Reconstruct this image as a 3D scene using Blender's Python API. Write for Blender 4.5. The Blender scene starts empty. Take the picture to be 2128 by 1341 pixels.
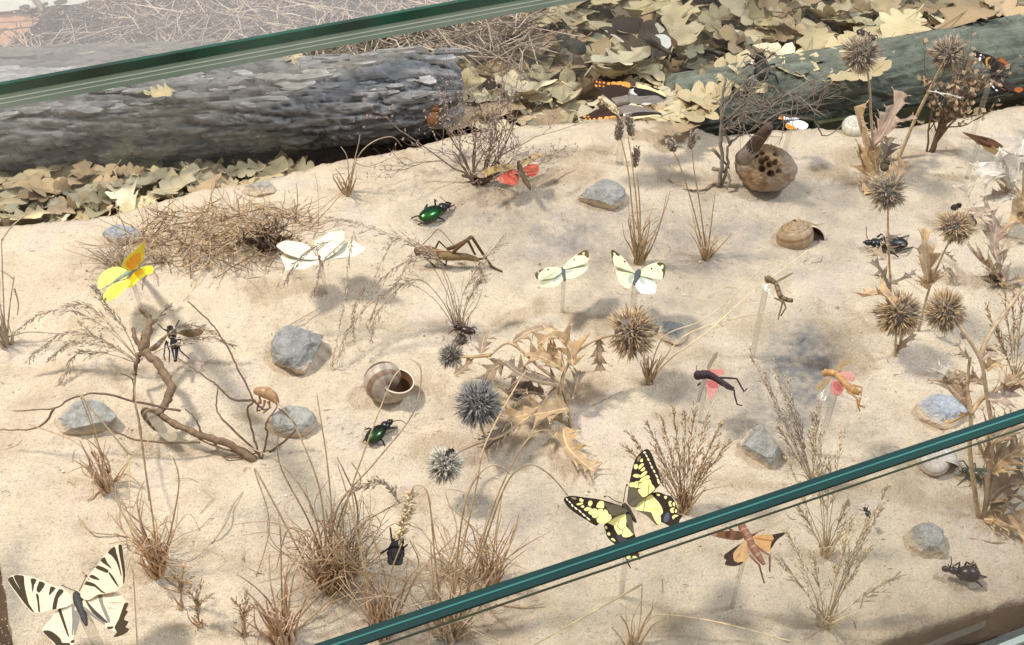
import bpy, math, random
from mathutils import Vector as V, Matrix, noise
from mathutils.geometry import delaunay_2d_cdt
random.seed(7)
R = random.random
U = random.uniform
scn = bpy.context.scene
C = scn.collection
# ---------------------------------------------------------------- camera
K = 0.01                      # everything below is measured in centimetres
W, H = 2128.0, 1341.0         # photograph size used to read off positions
HFOV = math.radians(50); F = W/2/math.tan(HFOV/2)
PITCH = math.radians(43); CH = 49.0
cam = bpy.data.cameras.new('camera'); camo = bpy.data.objects.new('camera', cam); C.objects.link(camo)
cam.sensor_fit = 'HORIZONTAL'; cam.angle = HFOV; cam.clip_start = 0.01; cam.clip_end = 50
camo.location = (0, 0, CH*K); camo.rotation_euler = (math.pi/2-PITCH, 0, 0)
scn.camera = camo
# ---------------------------------------------------------------- room light
wd = bpy.data.worlds.new('World'); scn.world = wd; wd.use_nodes = True
bg = wd.node_tree.nodes['Background']; bg.inputs[0].default_value = (0.98, 0.97, 1.0, 1); bg.inputs[1].default_value = 0.50
def area(name, loc, tgt, watts, size, col):
    l = bpy.data.lights.new(name, 'AREA'); l.shape = 'DISK'; l.size = size; l.energy = watts; l.color = col
    o = bpy.data.objects.new(name, l); C.objects.link(o); o.location = loc
    o.rotation_euler = (V(tgt)-V(loc)).to_track_quat('-Z', 'Y').to_euler()
area('warm_spot', (-1.08, 0.74, 1.95), (0, .56, 0), 48, .25, (1, .925, .835))
area('cool_spot', (1.30, 0.58, 1.90), (0, .56, 0), 27, .26, (.74, .86, 1))
scn.view_settings.view_transform = 'Standard'; scn.view_settings.look = 'None'
scn.view_settings.exposure = 0.24; scn.view_settings.gamma = 1.0
scn.cycles.max_bounces = 8; scn.cycles.transparent_max_bounces = 24
# ---------------------------------------------------------------- pixels to places
cp, sp = math.cos(PITCH), math.sin(PITCH)
def ray(px, py):
    x = (px-W/2)/F; y = -(py-H/2)/F
    return V((x, cp+y*sp, -sp+y*cp))
def PZ(px, py, z=0.0):
    r = ray(px, py); return V((0, 0, CH))+r*((z-CH)/r.z)
def proj(p):
    z = p.z-CH; d = p.y*cp-z*sp; return (W/2+F*p.x/d, H/2-F*(p.y*sp+z*cp)/d, d)
BUMPS = [(PZ(a, b), am, rd) for a, b, am, rd in ((1240, 330, 1.1, 7), (1810, 640, .8, 7), (560, 610, .6, 7), (900, 930, -.4, 8), (300, 760, .4, 7), (1690, 790, -.5, 6), (1300, 1220, .4, 7), (1980, 560, .5, 7), (1060, 480, -.35, 6), (2000, 1180, .4, 8), (80, 980, .3, 8))]
def G(x, y):
    z = .45*noise.noise(V((x*.09, y*.09, 3.1)))+.24*noise.noise(V((x*.25, y*.25, 9.7)))
    for b, am, rd in BUMPS:
        q = ((x-b.x)**2+(y-b.y)**2)/(rd*rd)
        if q < 9: z += am*math.exp(-q)
    return z
def P(px, py, h=0.0):
    z = 0.0
    for _ in range(7):
        p = PZ(px, py, z+h); z = G(p.x, p.y)
    return p
def S(px, py, h=0.0):               # centimetres per photo pixel at that place
    return proj(P(px, py, h))[2]/F
def hgt(bx, by, gy):                # height of a thing seen at (bx,by) whose foot is at row gy
    lo, hi = 0.0, 16.0
    for _ in range(18):
        m = (lo+hi)/2; p = P(bx, by, m); y = proj(V((p.x, p.y, G(p.x, p.y))))[1]
        if y < gy: lo = m
        else: hi = m
    return lo
def zc(z, s):                       # numbers read off an enlarged crop -> photo pixels
    a = [float(t) for t in s.split()]
    return [(z[0]+a[i]/z[2], z[1]+a[i+1]/z[2]) for i in range(0, len(a), 2)]
def z3(z, s, h):
    a = [float(t) for t in s.split()]
    return [P(z[0]+a[i]/z[2], z[1]+a[i+1]/z[2], h+a[i+2]) for i in range(0, len(a), 3)]
UP = V((0, 0, 1))
def crom(p, n=4, closed=False):     # Catmull-Rom through tuples or vectors
    p = [V(q) for q in p]; out = []; L = len(p)
    rng = range(L) if closed else range(L-1)
    for i in rng:
        if closed: a, b, c, d = p[i-1], p[i], p[(i+1) % L], p[(i+2) % L]
        else: a, b, c, d = p[max(i-1, 0)], p[i], p[i+1], p[min(i+2, L-1)]
        for k in range(n):
            t = k/n
            out.append(.5*((2*b)+(c-a)*t+(2*a-5*b+4*c-d)*t*t+(3*b-a-3*c+d)*t**3))
    if not closed: out.append(p[-1])
    return out
def rv(s=1.0): return V((U(-s, s), U(-s, s), U(-s, s)))
def hx(s):
    return tuple((lambda c: c/12.92 if c <= .04045 else ((c+.055)/1.055)**2.4)(int(s[i:i+2], 16)/255) for i in (0, 2, 4))
# ---------------------------------------------------------------- meshes
class M:
    def __init__(s): s.v = []; s.f = []; s.c = []; s.k = []
    def add(s, vs, fs, col=None):
        o = len(s.v); s.v += vs; s.f += [tuple(i+o for i in f) for f in fs]; s.c += [col]*len(fs); s.k += [o]*len(fs); return s
    def tube(s, pts, rad, n=5, col=None, cap=True, flat=1.0):
        L = len(pts)
        if not hasattr(rad, '__len__'): rad = [rad]*L
        vs = []; fs = []; t0 = (pts[1]-pts[0]).normalized()
        u = t0.orthogonal().normalized()
        if abs(t0.z) < .9: u = UP.cross(t0).normalized()
        for i in range(L):
            t = (pts[min(i+1, L-1)]-pts[max(i-1, 0)])
            t = t.normalized() if t.length > 1e-9 else t0
            u = (u-t*u.dot(t)); u = u.normalized() if u.length > 1e-6 else t.orthogonal().normalized()
            w = t.cross(u)
            for k in range(n):
                a = 2*math.pi*k/n; vs.append(pts[i]+(u*math.cos(a)+w*math.sin(a)*flat)*rad[i])
        for i in range(L-1):
            for k in range(n):
                fs.append((i*n+k, i*n+(k+1) % n, (i+1)*n+(k+1) % n, (i+1)*n+k))
        if cap: fs += [tuple(range(n-1, -1, -1)), tuple(range((L-1)*n, L*n))]
        return s.add(vs, fs, col)
    def ell(s, c, a, b, d, nu=14, nv=9, col=None, f=None):
        vs = [c-d]; fs = []
        for j in range(1, nv):
            th = math.pi*j/nv-math.pi/2
            for i in range(nu):
                ph = 2*math.pi*i/nu
                q = (a*math.cos(ph)+b*math.sin(ph))*math.cos(th)+d*math.sin(th)
                vs.append(c+(q*f(ph, th) if f else q))
        vs.append(c+d); T = len(vs)-1
        for i in range(nu):
            fs.append((0, 1+(i+1) % nu, 1+i)); fs.append((T, T-nu+i, T-nu+(i+1) % nu))
            for j in range(nv-2):
                A = 1+j*nu; fs.append((A+i, A+(i+1) % nu, A+nu+(i+1) % nu, A+nu+i))
        return s.add(vs, fs, col)
    def spike(s, a, b, r, col=None, n=3):
        t = (b-a).normalized(); u = t.orthogonal().normalized(); w = t.cross(u)
        vs = [a+(u*math.cos(2*math.pi*k/n)+w*math.sin(2*math.pi*k/n))*r for k in range(n)]+[b]
        return s.add(vs, [(k, (k+1) % n, n) for k in range(n)], col)
    def ribbon(s, pts, wid, side, col=None):
        L = len(pts); vs = []
        for i in range(L): vs += [pts[i]-side*wid[i], pts[i]+side*wid[i]]
        return s.add(vs, [(2*i, 2*i+1, 2*i+3, 2*i+2) for i in range(L-1)], col)
    def box(s, o, a, b, c, col=None):
        vs = [o, o+a, o+a+b, o+b]; vs += [q+c for q in vs]
        return s.add(vs, [(3, 2, 1, 0), (4, 5, 6, 7), (0, 1, 5, 4), (1, 2, 6, 5), (2, 3, 7, 6), (3, 0, 4, 7)], col)
    def data(s, name, mat, base=V((0, 0, 0)), smooth=True):
        me = bpy.data.meshes.new(name)
        me.from_pydata([((q-base)*K)[:] for q in s.v], [], s.f)
        if mat.name in STRAW:                      # every stalk of dry grass has its own tone
            tone = {}; h = STRAW[mat.name]
            for k in s.k:
                if k not in tone:
                    w = random.uniform(.82, 1.3); g_ = random.uniform(0, .35); a = sum(h)/3
                    tone[k] = tuple(min(1, (c+(a-c)*g_)*w) for c in h)
            s.c = [tone[k] for k in s.k]
        if any(c is not None for c in s.c):
            at = me.color_attributes.new('Col', 'FLOAT_COLOR', 'CORNER'); buf = []
            for f, c in zip(s.f, s.c):
                c = c or (.5, .5, .5)
                buf += [c[0], c[1], c[2], 1.0]*len(f)
            at.data.foreach_set('color', buf)
        if smooth: me.polygons.foreach_set('use_smooth', [True]*len(me.polygons))
        me.materials.append(mat); return me
def tag(o, label, cat, group=None):
    o['label'] = label; o['category'] = cat
    if group: o['group'] = group
    return o
def thing(name, label, cat, base, group=None):
    o = bpy.data.objects.new(name, None); C.objects.link(o); o.location = base*K; o.empty_display_size = .005
    o['_b'] = list(base); return tag(o, label, cat, group)
def part(name, m, mat, parent, smooth=True, kind=None, label=None, top=None):
    b = V((top or parent)['_b']) if (top or parent) is not None else V((0, 0, 0))
    o = bpy.data.objects.new(name, m.data(name, mat, b, smooth)); C.objects.link(o); o.parent = parent
    o['_b'] = list(b)
    if kind: o['kind'] = kind
    if label: o['label'] = label
    return o
def single(name, m, mat, label, cat, base, group=None, smooth=True):
    o = bpy.data.objects.new(name, m.data(name, mat, base, smooth)); C.objects.link(o); o.location = base*K
    o['_b'] = list(base); return tag(o, label, cat, group)
def struct(name, m, mat, smooth=True, kind='structure'):
    o = bpy.data.objects.new(name, m.data(name, mat, V((0, 0, 0)), smooth)); C.objects.link(o); o['kind'] = kind; o['_b'] = [0, 0, 0]; return o
# ---------------------------------------------------------------- materials
class NT:
    def __init__(s, name):
        s.m = bpy.data.materials.new(name); s.m.use_nodes = True; s.t = s.m.node_tree; s.b = s.t.nodes['Principled BSDF']
    def n(s, typ, **kw):
        o = s.t.nodes.new(typ)
        for k, v in kw.items():
            if k.startswith('i_'): o.inputs[k[2:].replace('_', ' ')].default_value = v
            else: setattr(o, k, v)
        return o
    def l(s, a, b): s.t.links.new(a, b)
    def noise(s, scale, detail=4, rough=.6, vec=None):
        o = s.n('ShaderNodeTexNoise'); o.inputs['Scale'].default_value = scale; o.inputs['Detail'].default_value = detail; o.inputs['Roughness'].default_value = rough
        if vec is None:
            if not hasattr(s, 'tc'): s.tc = s.n('ShaderNodeTexCoord')
            vec = s.tc.outputs['Object']
        s.l(vec, o.inputs['Vector']); return o.outputs['Fac']
    def ramp(s, fac, stops):
        r = s.n('ShaderNodeValToRGB'); e = r.color_ramp.elements
        while len(e) < len(stops): e.new(.5)
        for q, (p, c) in zip(e, stops): q.position = p; q.color = tuple(c)+(1,) if len(c) == 3 else c
        s.l(fac, r.inputs[0]); return r.outputs[0]
    def mix(s, fac, a, b, mode='MIX'):
        o = s.n('ShaderNodeMix', data_type='RGBA', blend_type=mode)
        for sock, val in ((o.inputs[0], fac), (o.inputs[6], a), (o.inputs[7], b)):
            if hasattr(val, 'is_linked'): s.l(val, sock)
            else: sock.default_value = val if not hasattr(val, '__len__') else tuple(val)+((1,) if len(val) == 3 else ())
        return o.outputs[2]
    def bump(s, h, strength=.4, dist=.0005):
        o = s.n('ShaderNodeBump'); o.inputs['Strength'].default_value = strength; o.inputs['Distance'].default_value = dist
        s.l(h, o.inputs['Height']); s.l(o.outputs[0], s.b.inputs['Normal'])
def mat(name, col=None, rough=.75, var=.25, scale=400, bump=.3, spec=.3, coat=0, metal=0, trans=0, rnd=0, subs=0):
    """one plain surface: colour (or the mesh's own painted colour when col is None) broken up by two noises"""
    t = NT(name); b = t.b
    if col is None:
        a = t.n('ShaderNodeAttribute'); a.attribute_name = 'Col'; base = a.outputs['Color']
    else: base = col
    n1 = t.noise(scale, 5); lo, hi = 1-var, 1+var
    f = t.ramp(n1, [(.3, (lo, lo, lo)), (.7, (hi, hi*.99, hi*.97))])
    c = t.mix(1.0, base, f, 'MULTIPLY')
    if rnd:
        oi = t.n('ShaderNodeObjectInfo'); f2 = t.ramp(oi.outputs['Random'], [(0, (1-rnd, 1-rnd, 1-rnd)), (1, (1+rnd, 1+rnd*.95, 1+rnd*.8))]); c = t.mix(1.0, c, f2, 'MULTIPLY')
    t.l(c, b.inputs['Base Color'])
    b.inputs['Roughness'].default_value = rough; b.inputs['Specular IOR Level'].default_value = spec
    b.inputs['Coat Weight'].default_value = coat; b.inputs['Metallic'].default_value = metal
    if bump: t.bump(t.noise(scale*3, 3), bump, .0004)
    if trans:
        tr = t.n('ShaderNodeBsdfTranslucent'); t.l(c, tr.inputs[0]); mx = t.n('ShaderNodeMixShader'); mx.inputs[0].default_value = trans
        out = t.t.nodes['Material Output']; t.l(b.outputs[0], mx.inputs[1]); t.l(tr.outputs[0], mx.inputs[2]); t.l(mx.outputs[0], out.inputs[0])
    return t.m
def clear(name, tint, keep, rough=.03, film=(.8, .8, .8)):
    """see-through sheet: tinted transmission, mirror by Fresnel, a thin diffuse film"""
    t = NT(name); out = t.t.nodes['Material Output']
    tr = t.n('ShaderNodeBsdfTransparent'); tr.inputs[0].default_value = tuple(tint)+(1,)
    d = t.n('ShaderNodeBsdfDiffuse'); d.inputs[0].default_value = tuple(film)+(1,)
    g = t.n('ShaderNodeBsdfGlossy'); g.inputs['Roughness'].default_value = rough
    m1 = t.n('ShaderNodeMixShader'); m1.inputs[0].default_value = 1-keep; t.l(tr.outputs[0], m1.inputs[1]); t.l(d.outputs[0], m1.inputs[2])
    fr = t.n('ShaderNodeFresnel'); ge = t.n('ShaderNodeNewGeometry'); mp = t.n('ShaderNodeMapRange'); mp.inputs[3].default_value = 1.45; mp.inputs[4].default_value = 1/1.45; t.l(ge.outputs['Backfacing'], mp.inputs[0]); t.l(mp.outputs[0], fr.inputs[0])
    m2 = t.n('ShaderNodeMixShader'); t.l(fr.outputs[0], m2.inputs[0]); t.l(m1.outputs[0], m2.inputs[1]); t.l(g.outputs[0], m2.inputs[2])
    t.l(m2.outputs[0], out.inputs[0]); return t.m
MT = {}
STRAW = {'dry_straw': hx('c4a67c'), 'reddish_straw': hx('c9a47c'), 'pale_straw': hx('dcc69c'), 'grey_straw': hx('b3a087')}
MT['straw'] = mat('dry_straw', None, .7, .35, 250, 0, trans=.15, rnd=.12)
MT['straw_red'] = mat('reddish_straw', None, .7, .35, 250, 0, trans=.15, rnd=.1)
MT['straw_pale'] = mat('pale_straw', None, .65, .3, 250, 0, trans=.15, rnd=.1)
MT['straw_grey'] = mat('grey_straw', None, .75, .35, 250, 0, rnd=.1)
MT['twig'] = mat('twig_bark', hx('7d6854'), .85, .4, 300, .5, rnd=.1)
MT['twig_dark'] = mat('dark_twig_bark', hx('54463a'), .85, .4, 300, .5)
MT['painted'] = mat('painted_scales', None, .7, .12, 600, .15, .2, trans=.12)
MT['bright'] = mat('wing_scales_pale', None, .75, .04, 300, .1, .15, trans=.2)
MT['chitin'] = mat('dark_chitin', None, .32, .2, 300, .1, .5)
MT['matt'] = mat('matt_body', None, .6, .25, 500, .3, .3)
MT['twig_grey'] = mat('grey_twig_bark', hx('857a6e'), .85, .35, 300, .4)
MT['rod'] = clear('acrylic_rod', (.96, .955, .94), .91, .05, (.62, .58, .5))
MT['film'] = clear('clear_wing', (.88, .85, .78), .78, .15, (.7, .62, .48))
MT['leafy'] = mat('spiny_leaf', None, .65, .22, 200, .4, .25, trans=.15)
MT['spine'] = mat('thistle_bract', None, .7, .25, 300, 0, .2)
def rockmat(name, a, b_, c_):
    t = NT(name); n = t.noise(110, 6, .7); n2 = t.noise(700, 4, .7); oi = t.n('ShaderNodeObjectInfo')
    c = t.ramp(n, [(.28, a), (.5, b_), (.72, c_)])
    c = t.mix(1.0, c, t.ramp(n2, [(.3, (.7, .7, .7)), (.5, (1, 1, 1)), (.75, (1.2, 1.2, 1.18))]), 'MULTIPLY')
    c = t.mix(1.0, c, t.ramp(oi.outputs['Random'], [(0, (.82, .83, .85)), (1, (1.08, 1.06, 1.02))]), 'MULTIPLY')
    sx = t.n('ShaderNodeSeparateXYZ'); t.l(t.tc.outputs['Object'], sx.inputs[0])
    ad = t.n('ShaderNodeMath', operation='MULTIPLY_ADD'); t.l(t.noise(260, 4), ad.inputs[0]); ad.inputs[1].default_value = -.005; t.l(sx.outputs['Z'], ad.inputs[2])
    c = t.mix(t.ramp(ad.outputs[0], [(0.0, (1, 1, 1)), (.0022, (0, 0, 0))]), c, hx('cdbba2'))
    t.l(c, t.b.inputs['Base Color']); t.b.inputs['Roughness'].default_value = .92; t.b.inputs['Specular IOR Level'].default_value = .12
    t.bump(n2, .9, .0012); return t.m
MT['rock'] = rockmat('grey_stone', hx('77756f'), hx('a09f99'), hx('b6b5b0'))
# ================================================================ setting
def interp(tab, x):
    for (a, b), (c, d) in zip(tab, tab[1:]):
        if x <= c: return b+(d-b)*max(0, (x-a))/(c-a)
    return tab[-1][1]
# floor of the case
t = NT('case_floor'); t.l(t.ramp(t.noise(60, 6), [(.3, hx('382c20')), (.6, hx('5f4c38')), (.8, hx('786348'))]), t.b.inputs['Base Color']); t.b.inputs['Roughness'].default_value = .9; t.bump(t.noise(400, 5), .8, .002)
m = M(); FZ = -3.2
m.box(V((-130, 5, FZ-1)), V((290, 0, 0)), V((0, 230, 0)), V((0, 0, 1)))
struct('case_floor', m, t.m, False)
# sand slab, a rough bed of sand with an uneven back edge
BACK = [(-260, 470), (-60, 468), (0, 466), (90, 458), (180, 452), (260, 437), (340, 410), (430, 388), (540, 372), (620, 352), (700, 331), (800, 313), (860, 304), (930, 280), (1000, 270), (1060, 262), (1130, 254), (1210, 250), (1300, 245), (1370, 247), (1420, 254), (1455, 266), (1490, 279), (1560, 272), (1640, 266), (1700, 262), (1800, 268), (1900, 258), (2000, 242), (2060, 228), (2128, 214), (2330, 180)]
FRONT = [(-200, 1560), (1500, 1440), (1700, 1372), (1760, 1362), (1830, 1341), (1890, 1318), (1950, 1296), (2010, 1280), (2070, 1262), (2128, 1244), (2330, 1176)]
GREY_PATCH = [(1668, 765, 80, 88, 1.1), (1625, 860, 100, 80, .75), (1710, 820, 70, 60, .6), (1190, 495, 190, 70, .6), (1450, 500, 200, 75, .55), (1690, 520, 130, 60, .35), (1330, 640, 130, 50, .4), (980, 470, 120, 50, .3), (1090, 1070, 110, 80, .4), (1180, 1090, 70, 70, .4), (1750, 440, 120, 60, .35), (1590, 400, 90, 50, .35), (1480, 820, 110, 60, .35), (560, 1080, 70, 60, .2), (1800, 900, 60, 40, .4), (1250, 620, 80, 40, .3), (30, 1220, 30, 90, .5), (650, 1230, 130, 40, .3)]  # grey patches mixed into the sand colour at these spots
NU, NV = 470, 300
m = M(); vs = []; grey_patch = []
for j in range(NV+1):
    v = j/NV
    for i in range(NU+1):
        u = i/NU
        xc = -200+u*2500
        yb = interp(BACK, xc)+2.2*noise.noise(V((xc*.05, 0, 0)))+1.5*noise.noise(V((xc*.2, 5, 0)))
        yf = interp(FRONT, xc)+9*noise.noise(V((xc*.012, 9, 0)))+4*noise.noise(V((xc*.05, 3, 0)))
        w = v**.85
        py = yb+(yf-yb)*w
        xl = 4+(py-1195)*.16+3*noise.noise(V((py*.04, 2, 0))) if py > 600 else -90
        px = max(xl, xc) if i else xl
        if px == xl and xc < xl-8: px = xl-(xl-xc)*.002
        p = P(px, py)
        e = min(v*NV, (1-v)*NV, NU-i)/3.0
        p.z += .16*noise.noise(V((p.x*.45, p.y*.45, 8)))+.09*noise.noise(V((p.x*1.1, p.y*1.1, 0)))+.055*noise.noise(V((p.x*3.1, p.y*3.1, 4)))+.03*noise.noise(V((p.x*8, p.y*8, 7)))
        if e < 1: p.z -= .22*(1-e)**2
        ef = (1-v)*NV/6.0
        if ef < 1: p.z -= .2*(1-ef)**2
        vs.append(p)
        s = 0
        for a, b, rx, ry, k in GREY_PATCH:
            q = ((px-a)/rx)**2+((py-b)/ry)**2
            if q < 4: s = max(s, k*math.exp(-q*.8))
        grey_patch.append(s*(.95+.8*noise.noise(V((p.x*.6, p.y*.6, 2)))+.5*noise.noise(V((p.x*2.4, p.y*2.4, 5)))))
fs = [(j*(NU+1)+i, (j+1)*(NU+1)+i, (j+1)*(NU+1)+i+1, j*(NU+1)+i+1) for j in range(NV) for i in range(NU)]
rim = [i for i in range(NU+1)]+[j*(NU+1)+NU for j in range(1, NV+1)]+[NV*(NU+1)+i for i in range(NU-1, -1, -1)]+[j*(NU+1) for j in range(NV-1, 0, -1)]
o0 = len(vs)
cx = sum((vs[i] for i in rim), V())/len(rim)
for lev in range(1, 7):
    for k, i in enumerate(rim):
        p = vs[i].copy(); d = (cx-p); d.z = 0; d.normalize()
        zt = p.z; p.z = zt+(FZ-zt)*lev/6
        p += d*(.12*lev/6+.22*noise.noise(V((p.x*.7, p.y*.7, p.z*1.6)))+.1*noise.noise(p*2.2)-.06*math.sin(lev/6*3.1)*3)
        vs.append(p)
L = len(rim)
for lev in range(6):
    for k in range(L):
        a = (rim[k], rim[(k+1) % L]) if lev == 0 else (o0+(lev-1)*L+k, o0+(lev-1)*L+(k+1) % L)
        b = (o0+lev*L+k, o0+lev*L+(k+1) % L)
        fs.append((a[0], a[1], b[1], b[0]))
grey_patch += [.0]*(len(vs)-len(grey_patch))
m.add(vs, fs)
t = NT('sand'); b = t.b
n1 = t.noise(13, 6, .68); n2 = t.noise(45, 5); n3 = t.noise(820, 3, .75); n4 = t.noise(260, 5, .75)
c = t.ramp(n1, [(.26, hx('c6b6a2')), (.40, hx('dccbb2')), (.52, hx('e6d6bb')), (.64, hx('e2d2c0')), (.76, hx('d3c4b4'))])
c = t.mix(1.0, c, t.ramp(n2, [(.28, (.84, .83, .82)), (.5, (.99, .98, .97)), (.7, (1.07, 1.06, 1.06))]), 'MULTIPLY')
at = t.n('ShaderNodeAttribute'); at.attribute_name = 'grey_patch'
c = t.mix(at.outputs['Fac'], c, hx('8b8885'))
c = t.mix(1.0, c, t.ramp(n3, [(.26, (.50, .46, .42)), (.40, (.92, .91, .90)), (.58, (1.02, 1.02, 1.02)), (.70, (1.22, 1.22, 1.22))]), 'MULTIPLY')
c = t.mix(1.0, c, t.ramp(n4, [(.28, (.66, .62, .58)), (.42, (.98, .98, .98)), (.7, (1.05, 1.05, 1.05))]), 'MULTIPLY')
gz = t.n('ShaderNodeNewGeometry'); sx = t.n('ShaderNodeSeparateXYZ'); t.l(gz.outputs['True Normal'], sx.inputs[0])
c = t.mix(t.ramp(sx.outputs['Z'], [(.25, (1, 1, 1)), (.6, (0, 0, 0))]), c, t.mix(n4, hx('937a62'), hx('bea68c')))
t.l(c, b.inputs['Base Color']); b.inputs['Roughness'].default_value = .95; b.inputs['Specular IOR Level'].default_value = .1
hgtmix = t.n('ShaderNodeMath', operation='ADD'); t.l(n3, hgtmix.inputs[0]); t.l(n4, hgtmix.inputs[1])
t.bump(hgtmix.outputs[0], 1.0, .0019)
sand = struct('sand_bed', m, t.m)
sa = sand.data.attributes.new('grey_patch', 'FLOAT', 'POINT'); sa.data.foreach_set('value', [max(0, min(1, q)) for q in grey_patch])
MT['sand'] = t.m
# ---------------------------------------------------------------- glass
TH = math.radians(21.3); GD = V((math.cos(TH), math.sin(TH), 0)); GN = V((-math.sin(TH), math.cos(TH), 0))
MT['pane'] = clear('clear_glass', (.985, .99, .985), .99, .015, (.75, .82, .76))
MT['haze_film'] = clear('haze_film_glass', (.97, .97, .965), .93, .02, (.90, .86, .84))  # pale diffuse film imitates the haze reflected in the cover
def edge_mat(name, a, b_, rough=.2):
    t = NT(name); t.l(t.mix(t.ramp(t.noise(8, 3), [(.35, (0, 0, 0)), (.65, (1, 1, 1))]), a, b_), t.b.inputs['Base Color'])
    t.b.inputs['Roughness'].default_value = rough; t.b.inputs['Specular IOR Level'].default_value = .6; return t.m
MT['teal'] = edge_mat('polished_glass_edge', hx('052a28'), hx('083733'))
MT['teal_lt'] = edge_mat('glass_edge_highlight', hx('2a615c'), hx('3d7670'))
MT['deepgreen'] = edge_mat('deep_green_edge', hx('03271f'), hx('045a44'))
MT['olive'] = edge_mat('olive_strip', hx('454a34'), hx('5f6448'), .4)
MT['sage'] = edge_mat('sage_strip', hx('6f8878'), hx('8f9f90'), .3)
MT['sage_lt'] = edge_mat('pale_strip', hx('c0c8b8'), hx('d4d8c8'), .4)
B0 = PZ(2128, 1300, FZ)-V((-math.sin(math.radians(21.3)), math.cos(math.radians(21.3)), 0))*.54; TOP = 17.2
g = thing('glass_divider', 'upright glass pane with dark teal top edge crossing the lower right', 'glass pane', B0)
s0, s1 = -66, 16
m = M(); m.box(B0+GD*s0+UP*.02, GD*(s1-s0), GN*.53, UP*(TOP-FZ-.14)); part('glass_sheet', m, MT['pane'], g, False)
for a, w, h, mt_, nm in ((0, .24, .12, 'teal', 'polished_edge'), (.242, .07, .14, 'teal_lt', 'edge_highlight'), (.314, .226, .12, 'teal', 'polished_edge')):  # lighter middle bar is the top edge's highlight, painted in
    m = M(); m.box(V((B0.x, B0.y, TOP-.11))+GD*s0+GN*a, GD*(s1-s0), GN*w, UP*h); part(nm, m, MT[mt_], g, False)
m = M(); m.box(V((B0.x, B0.y, TOP-.46))+GD*s0-GN*.05, GD*(s1-s0), GN*.045, UP*.085); part('olive_line', m, MT['olive'], g, False)  # thin olive strip added on the front face below the top edge
m = M(); m.box(B0+GD*s0-GN*.35, GD*(s1-s0), GN*.34, UP*.35); part('base_seal', m, MT['sage_lt'], g, False)
# covering sheet of the compartment behind
LZ = 8.0; L0 = PZ(0, 190, LZ)
g = thing('glass_cover', 'hazy flat glass cover with deep green edge at upper left', 'glass cover', L0)
s0, s1 = -30, 130
m = M(); m.box(L0+GD*s0+UP*.1, GD*(s1-s0), GN*70, UP*.6); part('glass_sheet', m, MT['haze_film'], g, False)
for z, h, mt_, nm, dep in ((0, .74, 'deepgreen', 'polished_edge', .5), (-.31, .30, 'sage', 'edge_reflection', .45), (-.40, .085, 'sage_lt', 'reflection_line', .47), (-.66, .255, 'sage', 'edge_reflection', .44), (-.735, .07, 'sage_lt', 'reflection_line', .46), (-1.14, .40, 'sage', 'edge_reflection', .44)):  # sage and pale bars stand in for reflections inside the glass edge
    m = M(); m.box(L0+GD*s0+UP*z-GN*dep, GD*(s1-s0), GN*.4, UP*h); part(nm, m, MT[mt_], g, False)
g = thing('glass_wall', 'upright clear glass wall behind the sand in front of the grey log', 'glass wall', V((L0.x, L0.y, FZ)))
m = M(); m.box(V((L0.x, L0.y, FZ+.02))+GD*s0-GN*.3, GD*(s1-s0), GN*.25, UP*(LZ-FZ-1.2)); part('glass_sheet', m, clear('hazy_glass', (.985, .99, .985), .972, .02, (.84, .87, .83)), g, False)  # diffuse film paints a greenish haze onto the wall
# low glass strip behind the sand on the right
q0 = PZ(1700, 272, -1.6); q1 = PZ(2180, 188, -1.6); d = q1-q0
nrm = V((-d.y, d.x, 0)).normalized()
g = thing('glass_strip', 'low green glass strip lying behind the sand under the red-banded butterfly', 'glass strip', q0)
for k, (off, z, h, wd_, mt_) in enumerate(((.1, FZ, 2.2, .5, 'olive'), (.7, FZ, 2.75, .22, 'sage'), (1.0, FZ, 2.9, .5, 'olive'), (1.6, FZ, 3.3, .25, 'sage'))):
    m = M(); a = V((q0.x, q0.y, z))+nrm*off; m.box(a, d, nrm*wd_, UP*h); part('glass_edge', m, MT[mt_], g, False)
# ---------------------------------------------------------------- logs
def bark_mat(name, stops, scale):
    t = NT(name); n = t.noise(scale, 6, .65); a = t.n('ShaderNodeAttribute'); a.attribute_name = 'Col'
    c = t.mix(.72, t.ramp(n, stops), a.outputs['Color']); t.l(c, t.b.inputs['Base Color'])
    t.b.inputs['Roughness'].default_value = .85; t.bump(t.noise(scale*5, 5, .7), .8, .0015); return t.m
MT['bark'] = bark_mat('pine_bark', [(.3, hx('48484a')), (.5, hx('717274')), (.7, hx('9c9da0'))], 70)
MT['bark_brown'] = bark_mat('brown_bark', [(.3, hx('38332c')), (.5, hx('6a6258')), (.7, hx('968d83'))], 70)
MT['bark_green'] = bark_mat('greenish_bark', [(.3, hx('3f4438')), (.5, hx('5e6354')), (.68, hx('929786'))], 40)
PLATES = []
for k in range(10):
    m = M(); n = 9; rx, ry = U(.7, 1.5), U(.16, .34); top = []; bot = []
    for i in range(n):
        a = 2*math.pi*i/n; s = U(.6, 1.25)
        top.append(V((math.cos(a)*rx*s, math.sin(a)*ry*s, U(.05, .17)))); bot.append(V((math.cos(a)*rx*s*1.1, math.sin(a)*ry*s*1.1, -.25)))
    m.add([V((0, 0, U(.1, .18)))]+top+bot, [(0, 1+i, 1+(i+1) % n) for i in range(n)]+[(1+i, 1+n+i, 1+n+(i+1) % n, 1+(i+1) % n) for i in range(n)])
    PLATES.append(m)
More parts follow.
